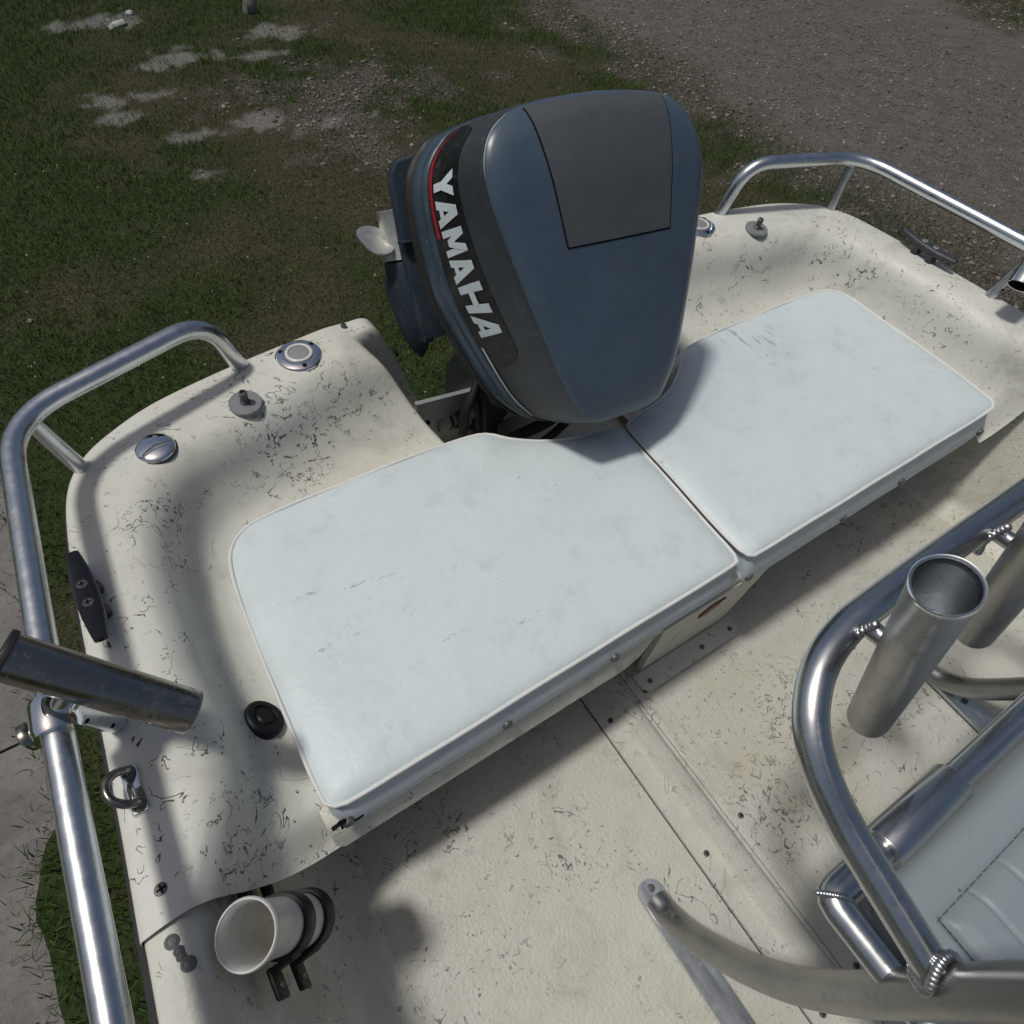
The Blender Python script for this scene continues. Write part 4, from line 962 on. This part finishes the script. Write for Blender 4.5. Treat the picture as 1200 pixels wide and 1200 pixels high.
# ------------------------------------------------------------------ clamp-on rod holders on the rails
def clamp_holder(sx, label, a, b, cp, tm='stain'):
    e = empty('rod_holder', label, 'rod holder', cp)
    a, b, cp = Vector(a), Vector(b), Vector(cp); ax = (a-b).normalized(); L = (a-b).length; l0 = b-cp; R = .0245
    g = Geo(); g.lathe([(.0222, .0005), (.0240, 0), (R, .002), (R, L)], l0, ax, 40); g.obj('tube', tm, e, sharp=40)
    g = Geo(); g.lathe([(R, L-.002), (R+.0022, L-.001), (R+.0024, L+.004), (R+.001, L+.006), (.0215, L+.005), (.0212, L-.03)], l0, ax, 40); g.obj('rubber_liner', 'rubber', e, sharp=60)
    g = Geo(); g.lathe([(.0220, L-.02), (.0220, .001)], l0, ax, 30); g.obj('bore', 'stain', e)
    mid = (a+b)/2; rd = Vector((-.06*sx*-1, -1, 0)).normalized()
    # split clamp round the rail
    rdir = Vector((sx*.038, .998, 0)) if False else Vector((sx*-.04, 1, 0)).normalized()
    g = Geo(); g.lathe([(RT-.0005, -.021), (RT+.007, -.021), (RT+.009, -.015), (RT+.009, .015), (RT+.007, .021), (RT-.0005, .021)], (0, 0, 0), rdir, 30); cl = g.obj('clamp', 'chrome', e, sharp=40)
    g = Geo(); t = ((mid-cp)).dot(ax); foot = mid-ax*t*0; q = b+ax*((cp-b).dot(ax)); g.tube([(0, 0, 0), tuple((q-cp)*.9)], .0135, 16); g.obj('clamp_neck', 'chrome', e)
    g = Geo(); od = Vector((sx*1, -.08, -.25)).normalized(); g.lathe([(.006, .015), (.006, .022), (.014, .023), (.016, .026), (.016, .031), (.012, .034), (0, .034)], (0, -.0, 0), od, 24); g.obj('clamp_knob', 'stain', e, sharp=40)
    return e
clamp_holder(-1, 'stained stainless tube rod holder clamped on the rail beside the concrete', (-.986, -.172, .203), (-.866, -.264, .090), (-.984, -.213, .121))
clamp_holder(1, 'stainless tube rod holder clamped on the rail beside the gravel drive', (1.010, -.200, .215), (.880, -.243, .088), (.983, -.213, .121), 'rim')

# ------------------------------------------------------------------ white rod holder strapped to the inner side
e = empty('rod_holder', 'white plastic rod holder held by two black straps on the inner side', 'rod holder', (-.90, -.48, -.06))
o0 = Vector((-.90, -.48, -.06)); a = Vector((-.909, -.481, -.012)); b = Vector((-.8595, -.479, -.166)); ax = (b-a).normalized(); L = (b-a).length
g = Geo(); g.lathe([(.0335, -.002), (.0352, -.0025), (.0366, .0), (.0364, .003), (.0335, .014), (.0315, .035), (.0308, .06), (.0308, L), (.027, L)], a-o0, ax, 40); g.obj('tube', 'pvc', e, sharp=50)
g = Geo(); g.lathe([(.0345, -.0015), (.0330, .0), (.0300, .018), (.0285, .04), (.0275, .07), (.0275, L-.002), (.0, L-.002)], a-o0, ax, 40); g.obj('bore', 'pvc', e, sharp=50)
for t in (.088, .146):
    c = a+ax*t; g = Geo(); g.lathe([(.0300, -.013), (.0350, -.013), (.0360, -.010), (.0360, .010), (.0350, .013), (.0300, .013)], c-o0, ax, 36); st = g.obj('strap', 'black', e, sharp=40)
    wn = Vector((.93, 0, .30)).normalized(); ty = Vector((0, -1, 0)); tz = wn.cross(ty); Rm = Matrix((ty, tz, wn)).transposed()
    for s_ in (1, -1):
        cc_ = c+ty*s_*.049-wn*.030; g = Geo(); g.box(cc_-o0, (.036, .026, .007), Rm, .003); g.box(cc_-o0-ty*s_*.014+wn*.015, (.006, .025, .032), Rm, .002); g.obj('strap_tab', 'black', st)
        g = Geo(); g.lathe([(.0042, .0), (.0036, .0018), (0, .002)], cc_-o0+wn*.0035+ty*s_*.004, wn, 10); g.obj('screw', 'screw', st)

# torn vinyl at the front corner of the cushion next to the drain
tc_ = bpy.data.objects['seat_cushion']; rr = random.Random(3)
for k, (x0, z0, sx_, sz_) in enumerate(((-.781, -.120, .010, .006), (-.752, -.141, .013, .0045), (-.774, -.140, .008, .005))):
    g = Geo(); n = 14; P = [(x0+sx_*math.cos(a)*rr.uniform(.5, 1.3), -.4085+.0012*math.cos(a), z0+sz_*math.sin(a)*rr.uniform(.5, 1.3)) for a in np.linspace(0, 6.28, n+1)[:-1]]
    g.add(P+[(p[0], p[1]+.004, p[2]) for p in P], [tuple(range(n))]+[(i, (i+1) % n, n+(i+1) % n, n+i) for i in range(n)]); g.obj('tear', 'dark', tc_, smooth=False)
